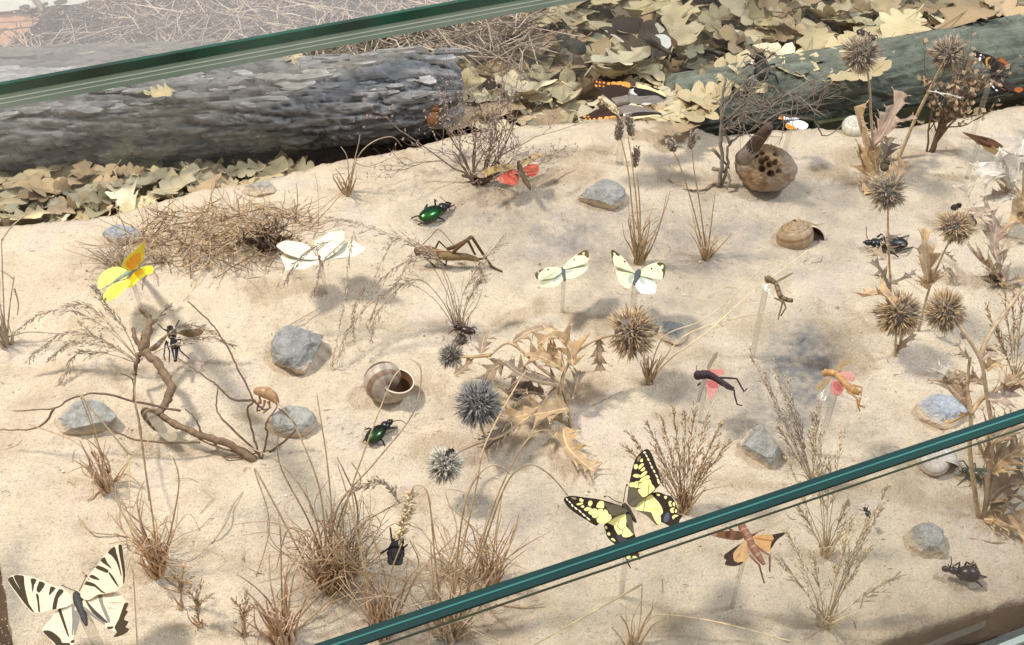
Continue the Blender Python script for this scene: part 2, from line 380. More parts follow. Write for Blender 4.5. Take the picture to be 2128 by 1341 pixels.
def log(name, label, a, b, r0, r1, mt, rough, cols, nplates, pmat, seed):
    m = M(); NL, NA = 300, 150; t = b-a; L = t.length; t.normalize(); u = UP.cross(t).normalized(); w = t.cross(u)
    vs = []; dd = []
    def rad(s, an):
        r = r0+(r1-r0)*s
        wob = .5*noise.noise(V((s*L*.22, an*1.5, seed)))
        q = V((s*L*.075+seed, math.cos(an)*2.3+wob*.3, math.sin(an)*2.3+wob*.3))
        dst = noise.voronoi(q*1.7, distance_metric='DISTANCE')[0]; e = dst[1]-dst[0]
        crack = max(0, 1-e/.15)
        ter = noise.fractal(V((s*L*.13+seed, math.cos(an)*2.6, math.sin(an)*2.6+9)), 1, 2, 3)*4.0
        step = ter-math.floor(ter); crack = max(crack, max(0, 1-step/.2)*.9)
        big = noise.noise(V((s*L*.06+seed, math.cos(an)*1.2, math.sin(an)*1.2)))
        fine = noise.fractal(V((s*L*.5+seed, math.cos(an)*7, math.sin(an)*7)), 1, 2, 4)
        return r*(1+.10*big)-rough*crack*.42+rough*.30*(1-step)+rough*.14*fine, crack, fine*.6+(.5-step)*.5
    for i in range(NL+1):
        s = i/NL
        for k in range(NA):
            an = 2*math.pi*k/NA
            r, cr, fi = rad(s, an)
            e = min(s, 1-s)*NL
            if e < 3: r *= .82+.06*e
            if s > .86: r *= 1-((s-.86)/.14)**2*(.34+.4*noise.noise(V((math.cos(an)*1.6+seed, math.sin(an)*1.6, 4))))
            vs.append(a+t*(L*s+.5*noise.noise(V((an*2, s, seed))) if 0 < i < NL else L*s)+(u*math.cos(an)+w*math.sin(an))*r); dd.append((cr, fi))
    for i in range(NL):
        for k in range(NA):
            c0, f0 = dd[i*NA+k]; g_ = max(0, min(1, (.55+f0*.55)*(1-c0*.8)))
            col = tuple(cols[0][q]+(cols[1][q]-cols[0][q])*g_ for q in range(3))
            m.f.append((i*NA+k, (i+1)*NA+k, (i+1)*NA+(k+1) % NA, i*NA+(k+1) % NA)); m.c.append(col)
    m.v = vs; m.f += [tuple(range(NA)), tuple(range((NL+1)*NA-1, NL*NA-1, -1))]; m.c += [cols[1]]*2
    base = V((a.x, a.y, FZ))
    g = thing(name, label, 'log', base)
    part('trunk', m, MT[mt], g)
    meshes = [q.data('bark_plate', MT[pmat], smooth=False) for q in PLATES]
    for q in range(nplates):
        s, an = R(), U(-.9, 2.6)
        r, cr, fi = rad(s, an)
        nr = u*math.cos(an)+w*math.sin(an); p = a+t*(L*s)+nr*(r-.02)
        o = bpy.data.objects.new('bark_plate', random.choice(meshes)); C.objects.link(o); o.parent = g
        tt = (t+rv(.12)).normalized(); bb = nr.cross(tt).normalized(); tt = bb.cross(nr)
        mx = Matrix((tt, bb, (nr+rv(.1)).normalized())).transposed().to_4x4(); sc = U(.7, 1.5)
        o.matrix_local = Matrix.Translation((p-base)*K) @ mx @ Matrix.Diagonal((sc*U(.8, 1.3), sc*.9, U(.6, 1.1), 1))
    return g
MT['plate'] = mat('bark_plate_grey', hx('9a9a9b'), .85, .4, 150, .7, .2, rnd=.3)
MT['plate_br'] = mat('bark_plate_brown', hx('7f776d'), .85, .4, 150, .7, .2, rnd=.3)
log('pine_log', 'grey pine log with flaking bark lying behind the sand at left', PZ(-130, 262, .9), PZ(960, 192, .9), 3.9, 3.4, 'bark', .95, (hx('1c1c1e'), hx('b6b5b3')), 290, 'plate', 3.3)
log('pine_log', 'brown-grey bark log half under the hazy glass cover, far upper left', PZ(-140, 196, .2), PZ(440, 150, .2), 3.3, 2.6, 'bark_brown', .8, (hx('2a2622'), hx('8d877f')), 110, 'plate_br', 8.1)
log('smooth_log', 'dark green-grey smooth log behind the thistles at upper right', PZ(1395, 230, -.3), PZ(2330, 90, .3), 2.8, 4.1, 'bark_green', .42, (hx('343830'), hx('868b7a')), 0, 'plate', 5.7)
# ---------------------------------------------------------------- leaf litter
def oak(seed):
    random.seed(seed); m = M(); n = 26; L = 1.0; cu = U(-.35, .5); tw = U(-.4, .4); side = U(.2, .5); wv = U(0, 6)
    ph = U(0, 2); lob = random.choice((3.4, 4.2, 5.0)); wmax = U(.30, .40)
    rows = []
    for i in range(n+1):
        s = i/n
        env = wmax*(math.sin(math.pi*min(1, s*1.02)**.9)**.7)*(.45+.75*s)
        wl = env*(.76+.27*math.cos(2*math.pi*(s*lob+ph))+.05*math.cos(s*41)); wr = env*(.76+.27*math.cos(2*math.pi*(s*lob+ph+.25))+.05*math.sin(s*37))
        if i == n: wl = wr = 0
        z = cu*(s-.5)**2-.05+.03*math.sin(s*9+wv)
        row = []
        for k in (-1, -.5, 0, .5, 1):
            w_ = (wl if k < 0 else wr)*k
            lag = .10*abs(k)*math.sin(2*math.pi*(s*lob+ph))
            row.append(V((s-.5+lag*.4, w_, z+side*w_*w_*2+tw*w_*(s-.5)+.035*math.sin(w_*16+s*9+wv)+(-.012 if k == 0 else 0))))
        rows.append(row)
    vs = [p for r in rows for p in r]
    fs = [(i*5+k, (i+1)*5+k, (i+1)*5+k+1, i*5+k+1) for i in range(n) for k in range(4)]
    m.add(vs, fs); m.tube([V((-.62, .02, -.02)), V((-.5, 0, rows[0][2].z)), V((0, 0, rows[13][2].z-.004)), V((.45, 0, rows[24][2].z-.006))], [.012, .011, .008, .003], 4)
    return m
LEAFC = [('pale yellow', 'cfc19c'), ('tan', 'bea888'), ('brown', '9a866c'), ('cream', 'd9cfb2'), ('dull olive', '9c947a')]
LEAFM = []
for nm, hc in LEAFC:
    t = NT('dry_leaf_'+nm.replace(' ', '_')); n = t.noise(120, 5); c0 = hx(hc)
    oi = t.n('ShaderNodeObjectInfo')
    c = t.ramp(n, [(.3, tuple(q*.68 for q in c0)), (.55, c0), (.75, tuple(min(1, q*1.2) for q in c0))])
    c = t.mix(1.0, c, t.ramp(oi.outputs['Random'], [(0, (.66, .63, .58)), (1, (1.12, 1.1, 1.05))]), 'MULTIPLY')
    sy = t.n('ShaderNodeSeparateXYZ'); t.l(t.tc.outputs['Object'], sy.inputs[0]); wv = t.n('ShaderNodeTexWave'); wv.inputs['Scale'].default_value = 900; wv.inputs['Distortion'].default_value = 4; wv.inputs['Detail'].default_value = 2; t.l(t.tc.outputs['Object'], wv.inputs[0])
    c = t.mix(1.0, c, t.ramp(wv.outputs['Fac'], [(0, (.86, .84, .8)), (.25, (1, 1, 1))]), 'MULTIPLY')
    t.l(c, t.b.inputs['Base Color']); t.b.inputs['Roughness'].default_value = .6; t.b.inputs['Specular IOR Level'].default_value = .25
    t.bump(t.noise(500, 4), .4, .0006); LEAFM.append(t.m)
OAK = [[oak(20+i).data('oak_leaf', lm) for i in range(8)] for lm in LEAFM]
random.seed(11)
def leaf(px, py, z, size, ci, label, group, tilt=.35, yaw=None):
    p = PZ(px, py, z); o = bpy.data.objects.new('oak_leaf', random.choice(OAK[ci])); C.objects.link(o)
    o.location = p*K; o.rotation_euler = (U(-tilt, tilt)*.75, U(-tilt, tilt)*.75, U(0, 6.28) if yaw is None else yaw); o.scale = (size, size*U(.75, 1.2), size*U(.7, 1.5))
    return tag(o, label, 'leaf', group)
def spot(n, inside, z0, z1, where, group, smin, smax, wts=(4, 4, .7, 3, 1)):
    placed = []; tries = 0
    while len(placed) < n and tries < n*60:
        tries += 1; x, y = inside()
        dmin = 30 if tries < n*30 else 16
        if any((x-a)**2+((y-b)*1.6)**2 < dmin*dmin for a, b in placed): continue
        placed.append((x, y))
    for k, (x, y) in enumerate(placed):
        ci = random.choices(range(5), wts)[0]; sz = U(smin, smax); big = 'large' if sz > smin+.66*(smax-smin) else 'small' if sz < smin+.3*(smax-smin) else 'middling'
        spot_ = [w_ for lim, w_ in where if x < lim][0]
        leaf(x, y, z0+(z1-z0)*k/len(placed), sz, ci, '%s %s oak leaf %s' % (big, LEAFC[ci][0], spot_), '%s, %s, %s, %s' % (group, spot_, LEAFC[ci][0], big))
def left_litter():
    x = U(-60, 640); y0 = 352-max(0, x-350)*.03; y1 = interp(BACK, x)+2; return x, U(y0, y1)
spot(70, left_litter, -2.6, -.6, ((120, 'at the left edge below the log'), (330, 'between the log and the matted shrub'), (9999, 'under the log beside the small pale stone')), 'oak leaves in front of the log', 3.0, 4.8)
def right_litter():
    x = U(955, 2160)
    top = -40 if x > 1150 else 120-(x-955)*.8
    bot = 262 if x < 1420 else 262-(x-1420)*.36
    return x, U(top, max(top+30, bot))
spot(190, right_litter, -2.6, .3, ((1100, 'just right of the grey log end'), (1260, 'around the beetle left of the white-banded butterfly'), (1420, 'around the orange-edged and white-banded butterflies'), (1560, 'behind the upright stem of the bare twig shrub'), (1740, 'beyond the arching twigs'), (1900, 'beyond the beetle-topped thistle'), (9999, 'beyond the green log at the upper right corner')), 'oak leaves behind the sand', 4.2, 7.6, (4, 4, 1, 4, 1))
for x, y, z, s, ci, yaw, lab in ((1290, 120, .9, 5.6, 3, .4, 'large cream lobed oak leaf lying below the white-banded brown butterfly'), (1095, 175, .6, 6.2, 3, 2.9, 'large cream lobed oak leaf lying right of the pine log end'), (1640, 110, 2.4, 6.4, 3, 2.5, 'large curled cream oak leaf on the green log, beside the beetle-topped thistle'), (1690, 75, 3.0, 5.5, 0, 1.2, 'big pale leaf above the beetle-topped thistle'), (1790, 150, 3.2, 5.0, 0, .2, 'pale leaf lying behind the beetle-topped thistle head'), (2010, 20, 4.3, 6.5, 1, .5, 'broad tan leaf on top of the green log near the upper edge'), (2095, 18, 4.3, 6.0, 1, 2.2, 'broad tan leaf at the upper right corner'), (1880, 40, 3.6, 5.5, 0, 4, 'broad pale leaf behind the leafy brown plant'), (610, 118, 4.6, 3.0, 0, 2, 'small tan leaf lying on the bark under the glass cover edge'), (330, 190, 4.7, 2.6, 0, .3, 'small yellowish leaf lying on the grey log')):
    leaf(x, y, z, s, ci, lab, None, .25, yaw)
t0 = thing('round_leaf', 'pale round yellowish leaf at the left edge beside the log', 'leaf', PZ(-6, 255, 1.2))
m = M(); c = PZ(-6, 255, 1.6); m.add([c]+[c+V((math.cos(a)*1.5, math.sin(a)*.5, math.sin(a)*1.5+.1*math.sin(3*a))) for a in [k*math.pi/12 for k in range(24)]], [(0, 1+k, 1+(k+1) % 24) for k in range(24)]); part('blade', m, LEAFM[0], t0)
for k, (x, y) in enumerate([(1395, 205), (1415, 235), (1440, 205), (1455, 232), (1425, 255), (1470, 195), (1385, 240)]):
    leaf(x, y, 2.0+.15*k, U(3.6, 4.8), random.choice((0, 1, 3)), 'dry oak leaf heaped over the left end of the green log', 'oak leaves heaped on the log end', .45)
for k in range(12):
    x = 1480+k*30; y = 172-(x-1480)*.2+U(-16, 12)
    leaf(x, y, 2.3+1.4*(x-1480)/650, U(3.8, 5.6), random.choice((0, 0, 1, 3)), 'dry oak leaf lying along the top of the green log', 'oak leaves on the green log', .3)
# fragments between the leaves
m = M()
for k in range(4200):
    x, y = (U(-60, 660), U(335, 470)) if k % 3 == 0 else (U(940, 2150), U(-40, 268))
    if k % 3 == 0 and y > interp(BACK, x)-2: continue
    p = PZ(x, y, FZ+U(.1, .9)); a = rv(); a.z *= .3; a = a.normalized()*U(.2, .7); b2 = a.cross(UP+rv(.6)).normalized()*U(.1, .4)
    cc = random.choice((hx('8b7250'), hx('ab9068'), hx('6a5640'), hx('c3ab80')))
    m.add([p-a, p+b2, p+a+UP*U(-.1, .2), p-b2], [(0, 1, 2, 3)], cc)
struct('leaf_fragments', m, mat('leaf_fragments', None, .8, .2, 200, 0), False, 'stuff')
# pine needles and straw far back
m = M()
for k in range(900):
    x, y = U(380, 960), U(45, 175)
    if y < 150-(x-380)*.11-70: continue
    p = PZ(x, y, FZ+U(.4, 1.6)); an = U(-.9, .2) if R() < .7 else U(0, 3.1); d = V((math.cos(an), math.sin(an), U(-.1, .12))); l = U(1.2, 3.4)
    m.tube([p-d*l, p+rv(.1), p+d*l], [.03, .05, .03], 3, random.choice((hx('3e342a'), hx('6b5c4a'), hx('55493b'), hx('8d7e68'))), False)
struct('pine_needles', m, mat('pine_needle', None, .7, .2, 300, 0), True, 'stuff')
m = M()
for k in range(2600):
    x, y = U(-40, 1120), U(-70, 122)
    z = U(-1.5, 2.4); p = PZ(x, y-8, z); an = U(0, 3.14); d = V((math.cos(an), math.sin(an), U(-.25, .35))); l = U(1.0, 4.2); q = rv(.5)
    m.tube([p-d*l, p+q, p+d*l+rv(.4)], [.05, .075, .03], 3, random.choice((hx('a8988a'), hx('c8b5a3'), hx('6f6157'), hx('dccab4'))), False)
struct('straw_mass', m, mat('far_straw', None, .75, .2, 300, 0), True, 'stuff')
# ================================================================ stones, shells, nest
def stone(px, py, wpx, hpx, seed, label, flat=.75, tint=None, name='stone'):
    random.seed(seed); s = S(px, py+hpx*.2); rx = wpx*s/2; ry = hpx*s/2*1.05; rz = min(rx, ry)*flat
    c = P(px, py+hpx*.2, 0)+UP*rz*.36
    planes = [((V((U(-1, 1), U(-1, 1), U(-.5, 1)))).normalized(), U(.62, .86)) for _ in range(11)]+[(V((U(-.25, .25), U(-.3, .1), 1)).normalized(), .62)]
    m = M(); m.ell(V(), V((1, 0, 0)), V((0, 1, 0)), V((0, 0, 1)), 56, 34)
    out = []
    for q in m.v:
        q = q.copy()
        for n_, d in planes:
            e = q.dot(n_)-d
            if e > 0: q -= n_*e
        q += q.normalized()*(.05*noise.noise(q*3+V((seed, 0, 0)))+.035*noise.noise(q*8+V((seed, 1, 0)))+.02*noise.noise(q*19))
        out.append(V((q.x*rx*1.18, q.y*ry*1.18, q.z*rz*1.25))+c)
    m.v = out
    return single(name, m, tint or MT['rock'], label, 'stone', V((c.x, c.y, G(c.x, c.y))), smooth=False)
MT['rock_blue'] = rockmat('bluish_stone', hx('82868e'), hx('a3a9b2'), hx('bcc0c8'))
MT['rock_pale'] = rockmat('pale_stone', hx('8f8d84'), hx('b5b3a9'), hx('c6c4bb'))
for a in ((622, 714, 96, 100, 41, 'grey wedge-shaped stone below the plain white butterfly', .8), (190, 862, 122, 82, 42, 'dark-sided grey stone behind the tuft left of the cicada', .75), (612, 862, 88, 74, 43, 'grey stone with a dark side beside the orange nymph skin', .7), (1250, 402, 84, 62, 44, 'pale blue-grey stone below the orange-edged butterfly', .85), (1580, 920, 78, 88, 45, 'grey stone just above the glass edge, right of the yellow swallowtail', .9), (1925, 1120, 66, 68, 46, 'pale grey stone between the white shell and the dark beetle', .9), (1395, 688, 56, 50, 48, 'small grey stone half hidden behind the tan thistle head', .8), (545, 388, 62, 38, 50, 'small pale stone at the back of the matted brown shrub', .7), (925, 1348, 120, 50, 51, 'grey stone cut by the bottom edge of the picture', .8)):
    stone(*a)
stone(1958, 848, 92, 70, 47, 'bluish stone behind the spiny plant at right', .8, MT['rock_blue'])
stone(1437, 362, 86, 66, 49, 'flat grey stone chip behind the two round seed heads', .25, MT['rock_pale'])
stone(262, 487, 84, 50, 52, 'pale bluish stone behind the yellow butterfly', .7, MT['rock_blue'])
def shell(cpx, cpy, rpx, turns, axis, up_, cols, label, lift, base_col, flip=1, phase=0.0, taper=.38, tall=.95):
    """coiled snail shell; axis points from the aperture side to the apex"""
    s = S(cpx, cpy); Rr = rpx*s; c = P(cpx, cpy+rpx*.35)+UP*lift*Rr
    ax = V(axis).normalized(); e1 = V(up_); e1 = (e1-ax*e1.dot(ax)).normalized(); e2 = ax.cross(e1)*flip
    b = math.log(1/.36)/(2*math.pi)/1.0
    N, NR = int(turns*40), 26; rings = []
    for i in range(N+1):
        th = (i/N-1)*turns*2*math.pi; g_ = math.exp(b*th*.5)
        rr = Rr*.54*g_; off = Rr*.40*g_; zz = -Rr*.85*taper*2.2*(g_-.35)
        cd = math.cos(th+phase)*e1+math.sin(th+phase)*e2
        cen = c+cd*off+ax*zz
        flare = 1.0+(.04 if i > N-2 else 0)
        rings.append([cen+(cd*math.cos(a)*1.0+ax*math.sin(a)*tall)*rr*flare for a in [2*math.pi*k/NR for k in range(NR)]])
    th = thing('snail_shell', label, 'shell', V((c.x, c.y, G(c.x, c.y))))
    m = M(); vs = [p for r in rings for p in r]; m.v = vs
    for i in range(N):
        for k in range(NR):
            a = (k+.5)/NR
            col = base_col
            for lo, hi, cc in cols:
                if lo <= a <= hi: col = cc
            j = .88+.24*noise.noise(V((i*.35, 1, 0)))+.1*math.sin(i*1.9)
            m.f.append((i*NR+k, (i+1)*NR+k, (i+1)*NR+(k+1) % NR, i*NR+(k+1) % NR)); m.c.append(tuple(q*j for q in col))
    part('whorl', m, MT['shellm'], th)
    m = M(); n0 = int(N*.72); cc = [sum(r, V())/NR for r in rings]
    for i in range(n0, N+1): m.v += [cc[i]+(p-cc[i])*.93 for p in rings[i]]
    for i in range(N-n0):
        for k in range(NR): m.f.append((i*NR+(k+1) % NR, (i+1)*NR+(k+1) % NR, (i+1)*NR+k, i*NR+k)); m.c.append(hx('6b4e36'))
    part('inner_wall', m, MT['shellm'], th)
    m = M(); lip = rings[-1]+[rings[-1][0], rings[-1][1]]; m.tube([cc[-1]+(p-cc[-1])*.97 for p in lip], Rr*.026, 6, hx('e3d6c2')); part('lip', m, MT['shellm'], th)
    return th
MT['shellm'] = mat('shell_lime', None, .4, .14, 250, .25, .4)
shell(800, 790, 60, 3.2, (-.3, .88, -.05), (1, .25, -.25), ((.02, .12, hx('5d5048')), (.2, .26, hx('6b5d54')), (.85, .93, hx('8a735c'))), 'banded grey-brown snail shell with its wide opening turned up', .72, hx('b3a494'), -1, .1, .30, 1.15)
shell(1650, 478, 58, 3.4, (-.2, .15, .95), (.87, .15, .16), ((.33, .38, hx('857052')), (.16, .19, hx('937a5a')), (.04, .07, hx('8d7254'))), 'brown banded snail shell with dark opening below the pitted gall', .55, hx('a89072'), -1, .2, .56, 1.2)
shell(1938, 958, 50, 3.8, (-.15, -.45, .85), (.9, -.3, 0), ((.29, .35, hx('958c82')), (.06, .1, hx('b9ada0'))), 'white flat-coiled snail shell just below the glass edge', .6, hx('cfc9bf'), -1, .0, .28)
shell(1770, 262, 32, 3.2, (-.2, -.3, .9), (.8, -.5, 0), (), 'small whitish snail shell at the back edge of the sand', .7, hx('cfcabb'), 1, .0, .4)
# pitted gall with a broken stub of branch
gx, gy = 1583, 357; s = S(gx, gy); gc = P(gx, gy+30)+UP*1.6
holes = [zc((1490, 290, 10.318), q)[0] for q in ('940 460', '1130 530', '1260 490', '950 635', '1160 750', '1335 690', '950 300', '1060 400', '1260 330', '840 370')]
hs = [(1.0, .9, .75, 1.1, 1.1, .6, .8, .7, .7, .5)[k] for k in range(10)]
A_, B_, D_ = V((1, -.15, -.05)).normalized()*2.28, V((.1, .9, .3)).normalized()*1.75, V((0, -.3, 1)).normalized()*1.6
hd = []
for (hx_, hy_), k in zip(holes, hs):
    r = ray(hx_, hy_); o = V((0, 0, CH)); best = None
    for tstep in range(400):
        q = o+r*(70+tstep*.06); d = q-gc
        e = (d.dot(A_)/A_.length_squared)**2+(d.dot(B_)/B_.length_squared)**2+(d.dot(D_)/D_.length_squared)**2
        if e <= 1.0: best = q; break
    if best is not None: hd.append((best, .2*k+.08))
th = thing('pitted_gall', 'brown lumpy plant gall with round holes lying under the twiggy shrub', 'plant gall', V((gc.x, gc.y, G(gc.x, gc.y))))
m = M(); m.ell(gc, A_, B_, D_, 240, 150); out = []; cols = []
for q in m.v:
    d = (q-gc); n_ = d.normalized(); q = q+n_*(.16*noise.noise(q*.8)+.07*noise.noise(q*2.6)+.05*noise.noise(q*6))
    for h_, rr in hd:
        e = ((q-h_)-n_*(q-h_).dot(n_)).length
        if (q-h_).length < 1.0 and e < rr: q = q-n_*min(.75, .9*(1-(e/rr)**4))
    out.append(q)
m.v = out
t = NT('gall_rind'); n = t.noise(140, 5); c = t.ramp(n, [(.3, hx('5f4a36')), (.5, hx('8c7150')), (.7, hx('a58a66'))]); c = t.mix(t.ramp(t.noise(45, 2), [(.45, (0, 0, 0)), (.6, (1, 1, 1))]), c, hx('938474')); t.l(c, t.b.inputs['Base Color']); t.b.inputs['Roughness'].default_value = .7; t.bump(t.noise(500, 4), .7, .0012)
part('rind', m, t.m, th)
def stub(z, s_, h, r, col):
    return None
Z = (1490, 290, 10.318)
p0 = P(1545, 330, 2.4); p1 = P(1566, 303, 4.3); p2 = P(1600, 262, 7.0)
m = M(); m.tube([p0, p0.lerp(p1, .5), p1], [.66, .55, .5], 14, None); part('bare_wood', m, mat('bare_wood', hx('8f8478'), .8, .3, 220, .8), th)
m = M(); m.tube(crom([p1-(p1-p0)*.12, p1.lerp(p2, .5)+V((.05, 0, .1)), p2], 5), [.52, .52, .5, .48, .46, .44, .42, .4, .36, .32, .22], 12, None); part('dark_bark', m, MT['twig_dark'], th)
# ================================================================ butterflies
def inpoly(x, y, p):
    r = False; j = len(p)-1
    for i in range(len(p)):
        if (p[i][1] > y) != (p[j][1] > y) and x < (p[j][0]-p[i][0])*(y-p[i][1])/(p[j][1]-p[i][1])+p[i][0]: r = not r
        j = i
    return r
def wing(parent, name, o, nrm, outline, base, patches, mt, sub=3, wave=.07, psub=2, lines=(), veins=7):
    """flat scaled wing: outline and markings lie in one real plane through o"""
    ol = [tuple(q) for q in crom(outline, sub, True)] if sub > 1 else outline
    polys = [(c, [tuple(q) for q in crom(p, psub, True)] if psub > 1 and len(p) > 3 else p) for c, p in patches]
    for c, w, p in lines:                        # thin veins as narrow quads
        for (x0, y0), (x1, y1) in zip(p, p[1:]):
            dx, dy = x1-x0, y1-y0; l = math.hypot(dx, dy) or 1; nx, ny = -dy/l*w/2, dx/l*w/2
            polys.append((c, [(x0+nx, y0+ny), (x1+nx, y1+ny), (x1-nx, y1-ny), (x0-nx, y0-ny)]))
    vp = []
    if veins:                                    # fine veins fanning from the wing root
        x0, y0 = outline[0]; far = max(math.hypot(q[0]-x0, q[1]-y0) for q in ol); w = .55
        for k in range(veins):
            q = ol[int(len(ol)*(.16+.68*k/(veins-1)))]; dx, dy = q[0]-x0, q[1]-y0; l = math.hypot(dx, dy)
            if l < far*.3: continue
            nx, ny = -dy/l*w/2, dx/l*w/2; e0 = .22
            vp.append([(x0+dx*e0+nx*.6, y0+dy*e0+ny*.6), (x0+dx*.97+nx, y0+dy*.97+ny), (x0+dx*.97-nx, y0+dy*.97-ny), (x0+dx*e0-nx*.6, y0+dy*e0-ny*.6)])
    vs = []; fs = []
    for p in [ol]+[q for _, q in polys]+vp:
        b0 = len(vs); vs += [V(q) for q in p]; fs.append(list(range(b0, b0+len(p))))
    xs = [q[0] for q in ol]; ys = [q[1] for q in ol]; st = max((max(xs)-min(xs)), (max(ys)-min(ys)))/9
    gx = min(xs)
    while gx < max(xs):
        gy = min(ys)
        while gy < max(ys):
            if inpoly(gx, gy, ol): vs.append(V((gx+U(-.3, .3), gy+U(-.3, .3))))
            gy += st
        gx += st
    r = delaunay_2d_cdt(vs, [], fs, 0, 1e-5)
    m = M(); cam_ = V((0, 0, CH)); pts = []
    nrm = nrm.normalized()
    for q in r[0]:
        ry = ray(q.x, q.y); t_ = (o-cam_).dot(nrm)/ry.dot(nrm); p = cam_+ry*t_
        pts.append(p+nrm*wave*math.sin(p.x*2.1+p.y*1.3))
    N = len(pts); m.v = pts+[p-nrm*.012 for p in pts]
    for f in r[2]:
        c = [(r[0][f[0]][k]+r[0][f[1]][k]+r[0][f[2]][k])/3 for k in (0, 1)]
        if not inpoly(c[0], c[1], ol): continue
        col = base
        for cc, p in polys:
            if inpoly(c[0], c[1], p): col = cc
        for p in vp:
            if inpoly(c[0], c[1], p): col = tuple(q*.72 for q in col); break
        m.f.append(tuple(f)); m.c.append(col); m.f.append(tuple(i+N for i in reversed(f))); m.c.append(col)
    return part(name, m, mt, parent)
def rod(parent, p, r=.16):
    g = V((p.x, p.y, G(p.x, p.y)-.15)); m = M(); m.tube([g, g.lerp(p, .5), p], r, 10); return part('mounting_rod', m, MT['rod'], parent)
def body(parent, pts, rad, col, name='body', mt='matt', n=9, bands=None):
    c = crom(pts, 5); rr = []
    for i in range(len(c)):
        t_ = i/(len(c)-1)*(len(rad)-1); k = min(int(t_), len(rad)-2); rr.append(rad[k]+(rad[k+1]-rad[k])*(t_-k))
    m = M(); m.tube(c, rr, n, col)
    if bands:
        for i in range(len(c)-1):
            if i % bands[0] == 0:
                for k in range(n): m.c[i*n+k] = bands[1]
    return part(name, m, MT[mt], parent)
def feeler(parent, pts, r=.025, col=(.02, .018, .015), club=0, name='antenna', mt='matt'):
    c = crom(pts, 4); m = M(); m.tube(c, [r*(1-.3*i/len(c)) for i in range(len(c))], 5, col)
    if club: m.ell(c[-1], V((club, 0, 0)), V((0, club, 0)), V((0, 0, club)), 6, 5, col)
    return part(name, m, MT[mt], parent)
def frame(head, tail):
    a = (head-tail).normalized(); l = UP.cross(a).normalized(); return a, l
def nml(out, dih):
    d = math.radians(dih); return UP*math.cos(d)-out*math.sin(d)
def butterfly(label, hp, tp, hh, th_, rb, bcol, wings, rodat=.5, ant=None, rodr=.16, name='butterfly'):
    head, tail = P(*hp, hh), P(*tp, th_); mid = head.lerp(tail, .4)
    t_ = thing(name, label, 'butterfly', V((mid.x, mid.y, G(mid.x, mid.y))))
    a, l = frame(head, tail)
    body(t_, [head, head.lerp(tail, .12), head.lerp(tail, .3), head.lerp(tail, .55), head.lerp(tail, .8), tail], [rb*.5, rb*.8, rb, rb*.75, rb*.6, rb*.25], bcol)
    for side, nm, dih, kw in wings:
        out = l if side == 'L' else -l
        wing(t_, nm, mid+UP*(.04 if nm == 'forewing' else 0), nml(out, dih), **kw)
    if ant:
        for q in ant: feeler(t_, q[0], .022, bcol, q[1])
    if rodat is not None: rod(t_, head.lerp(tail, rodat)-UP*rb*.5, rodr)
    return t_
Z1 = (1160, 920, 7.98); Z2 = (1200, 1030, 7.98); Z3 = (10, 1125, 6.207); Z4 = (1100, 500, 7.057); Z5 = (560, 465, 10.133); Z6 = (190, 490, 8.94); Z7 = (1190, 155, 9.673); Z8 = (2000, 90, 11.17)
YEL = hx('f0e296'); BLK = hx('2b2119'); GRY = hx('5c5440'); CRM = hx('f3e9b8')
def cells(z, spec): return [(c, zc(z, s)) for c, s in spec]
YS = '6'
# --- yellow swallowtail
h0 = hgt(1310, 1068, 1236)
rf = cells(Z1, [
 (YEL, '1250 395 1265 360 1310 362 1325 400 1300 435 1262 432'), (YEL, '1330 435 1345 380 1400 345 1428 365 1400 400 1350 440'), (YEL, '1360 460 1420 408 1446 430 1420 470 1378 474'),
 (hx('8a7a58'), '1310 300 1330 245 1370 225 1375 255 1330 320'), (YEL, '1360 300 1390 268 1412 290 1400 325 1370 325'),
 (YEL, '1228 545 1270 515 1345 530 1345 578 1270 570'), (YEL, '1180 660 1240 655 1330 630 1330 745 1240 730 1178 728'),
 (YEL, '1355 578 1365 530 1450 470 1478 495 1430 545'), (YEL, '1345 655 1360 600 1470 540 1520 565 1500 600'), (YEL, '1330 750 1340 680 1500 605 1540 650 1530 690'),
 (YEL, '1320 770 1500 690 1545 680 1600 750 1570 800 1480 860 1400 900 1330 830'),
 (GRY, '1160 790 1175 740 1300 745 1320 810 1390 900 1380 950 1290 1040 1220 1060 1165 990')]
 +[(CRM, s) for s in ('1415 175 1440 155 1465 170 1445 192', '1450 210 1470 205 1490 240 1478 252', '1480 270 1505 265 1522 300 1502 312', '1515 330 1532 330 1550 365 1535 375', '1538 395 1560 390 1580 425 1555 440', '1575 460 1595 455 1618 495 1598 510', '1612 535 1630 530 1662 575 1640 588', '1640 610 1665 605 1690 665 1665 690')])
rh = cells(Z1, [
 (YEL, '1290 1050 1390 930 1480 880 1550 860 1600 920 1660 980 1720 1080 1730 1160 1690 1200 1700 1320 1640 1345 1560 1200 1530 1145 1400 1130 1320 1120 1275 1090'),
 (GRY, '1330 1135 1400 1135 1520 1150 1560 1200 1620 1341 1560 1341 1480 1240 1400 1180'),
 (hx('4d5568'), '1740 1250 1790 1160 1840 1170 1830 1280 1760 1310')]
 +[(YEL, s) for s in ('1830 990 1860 970 1890 985 1865 1010 1890 1050 1850 1060', '1855 1110 1890 1080 1935 1085 1905 1115 1920 1160 1875 1160', '1885 1230 1930 1195 2000 1210 1930 1240 1910 1270', '1900 1010 1930 995 1940 1060 1910 1050', '1935 1120 1965 1110 1965 1160 1940 1160', '1620 860 1650 845 1690 870 1660 885', '1755 900 1790 885 1810 910 1780 940')])
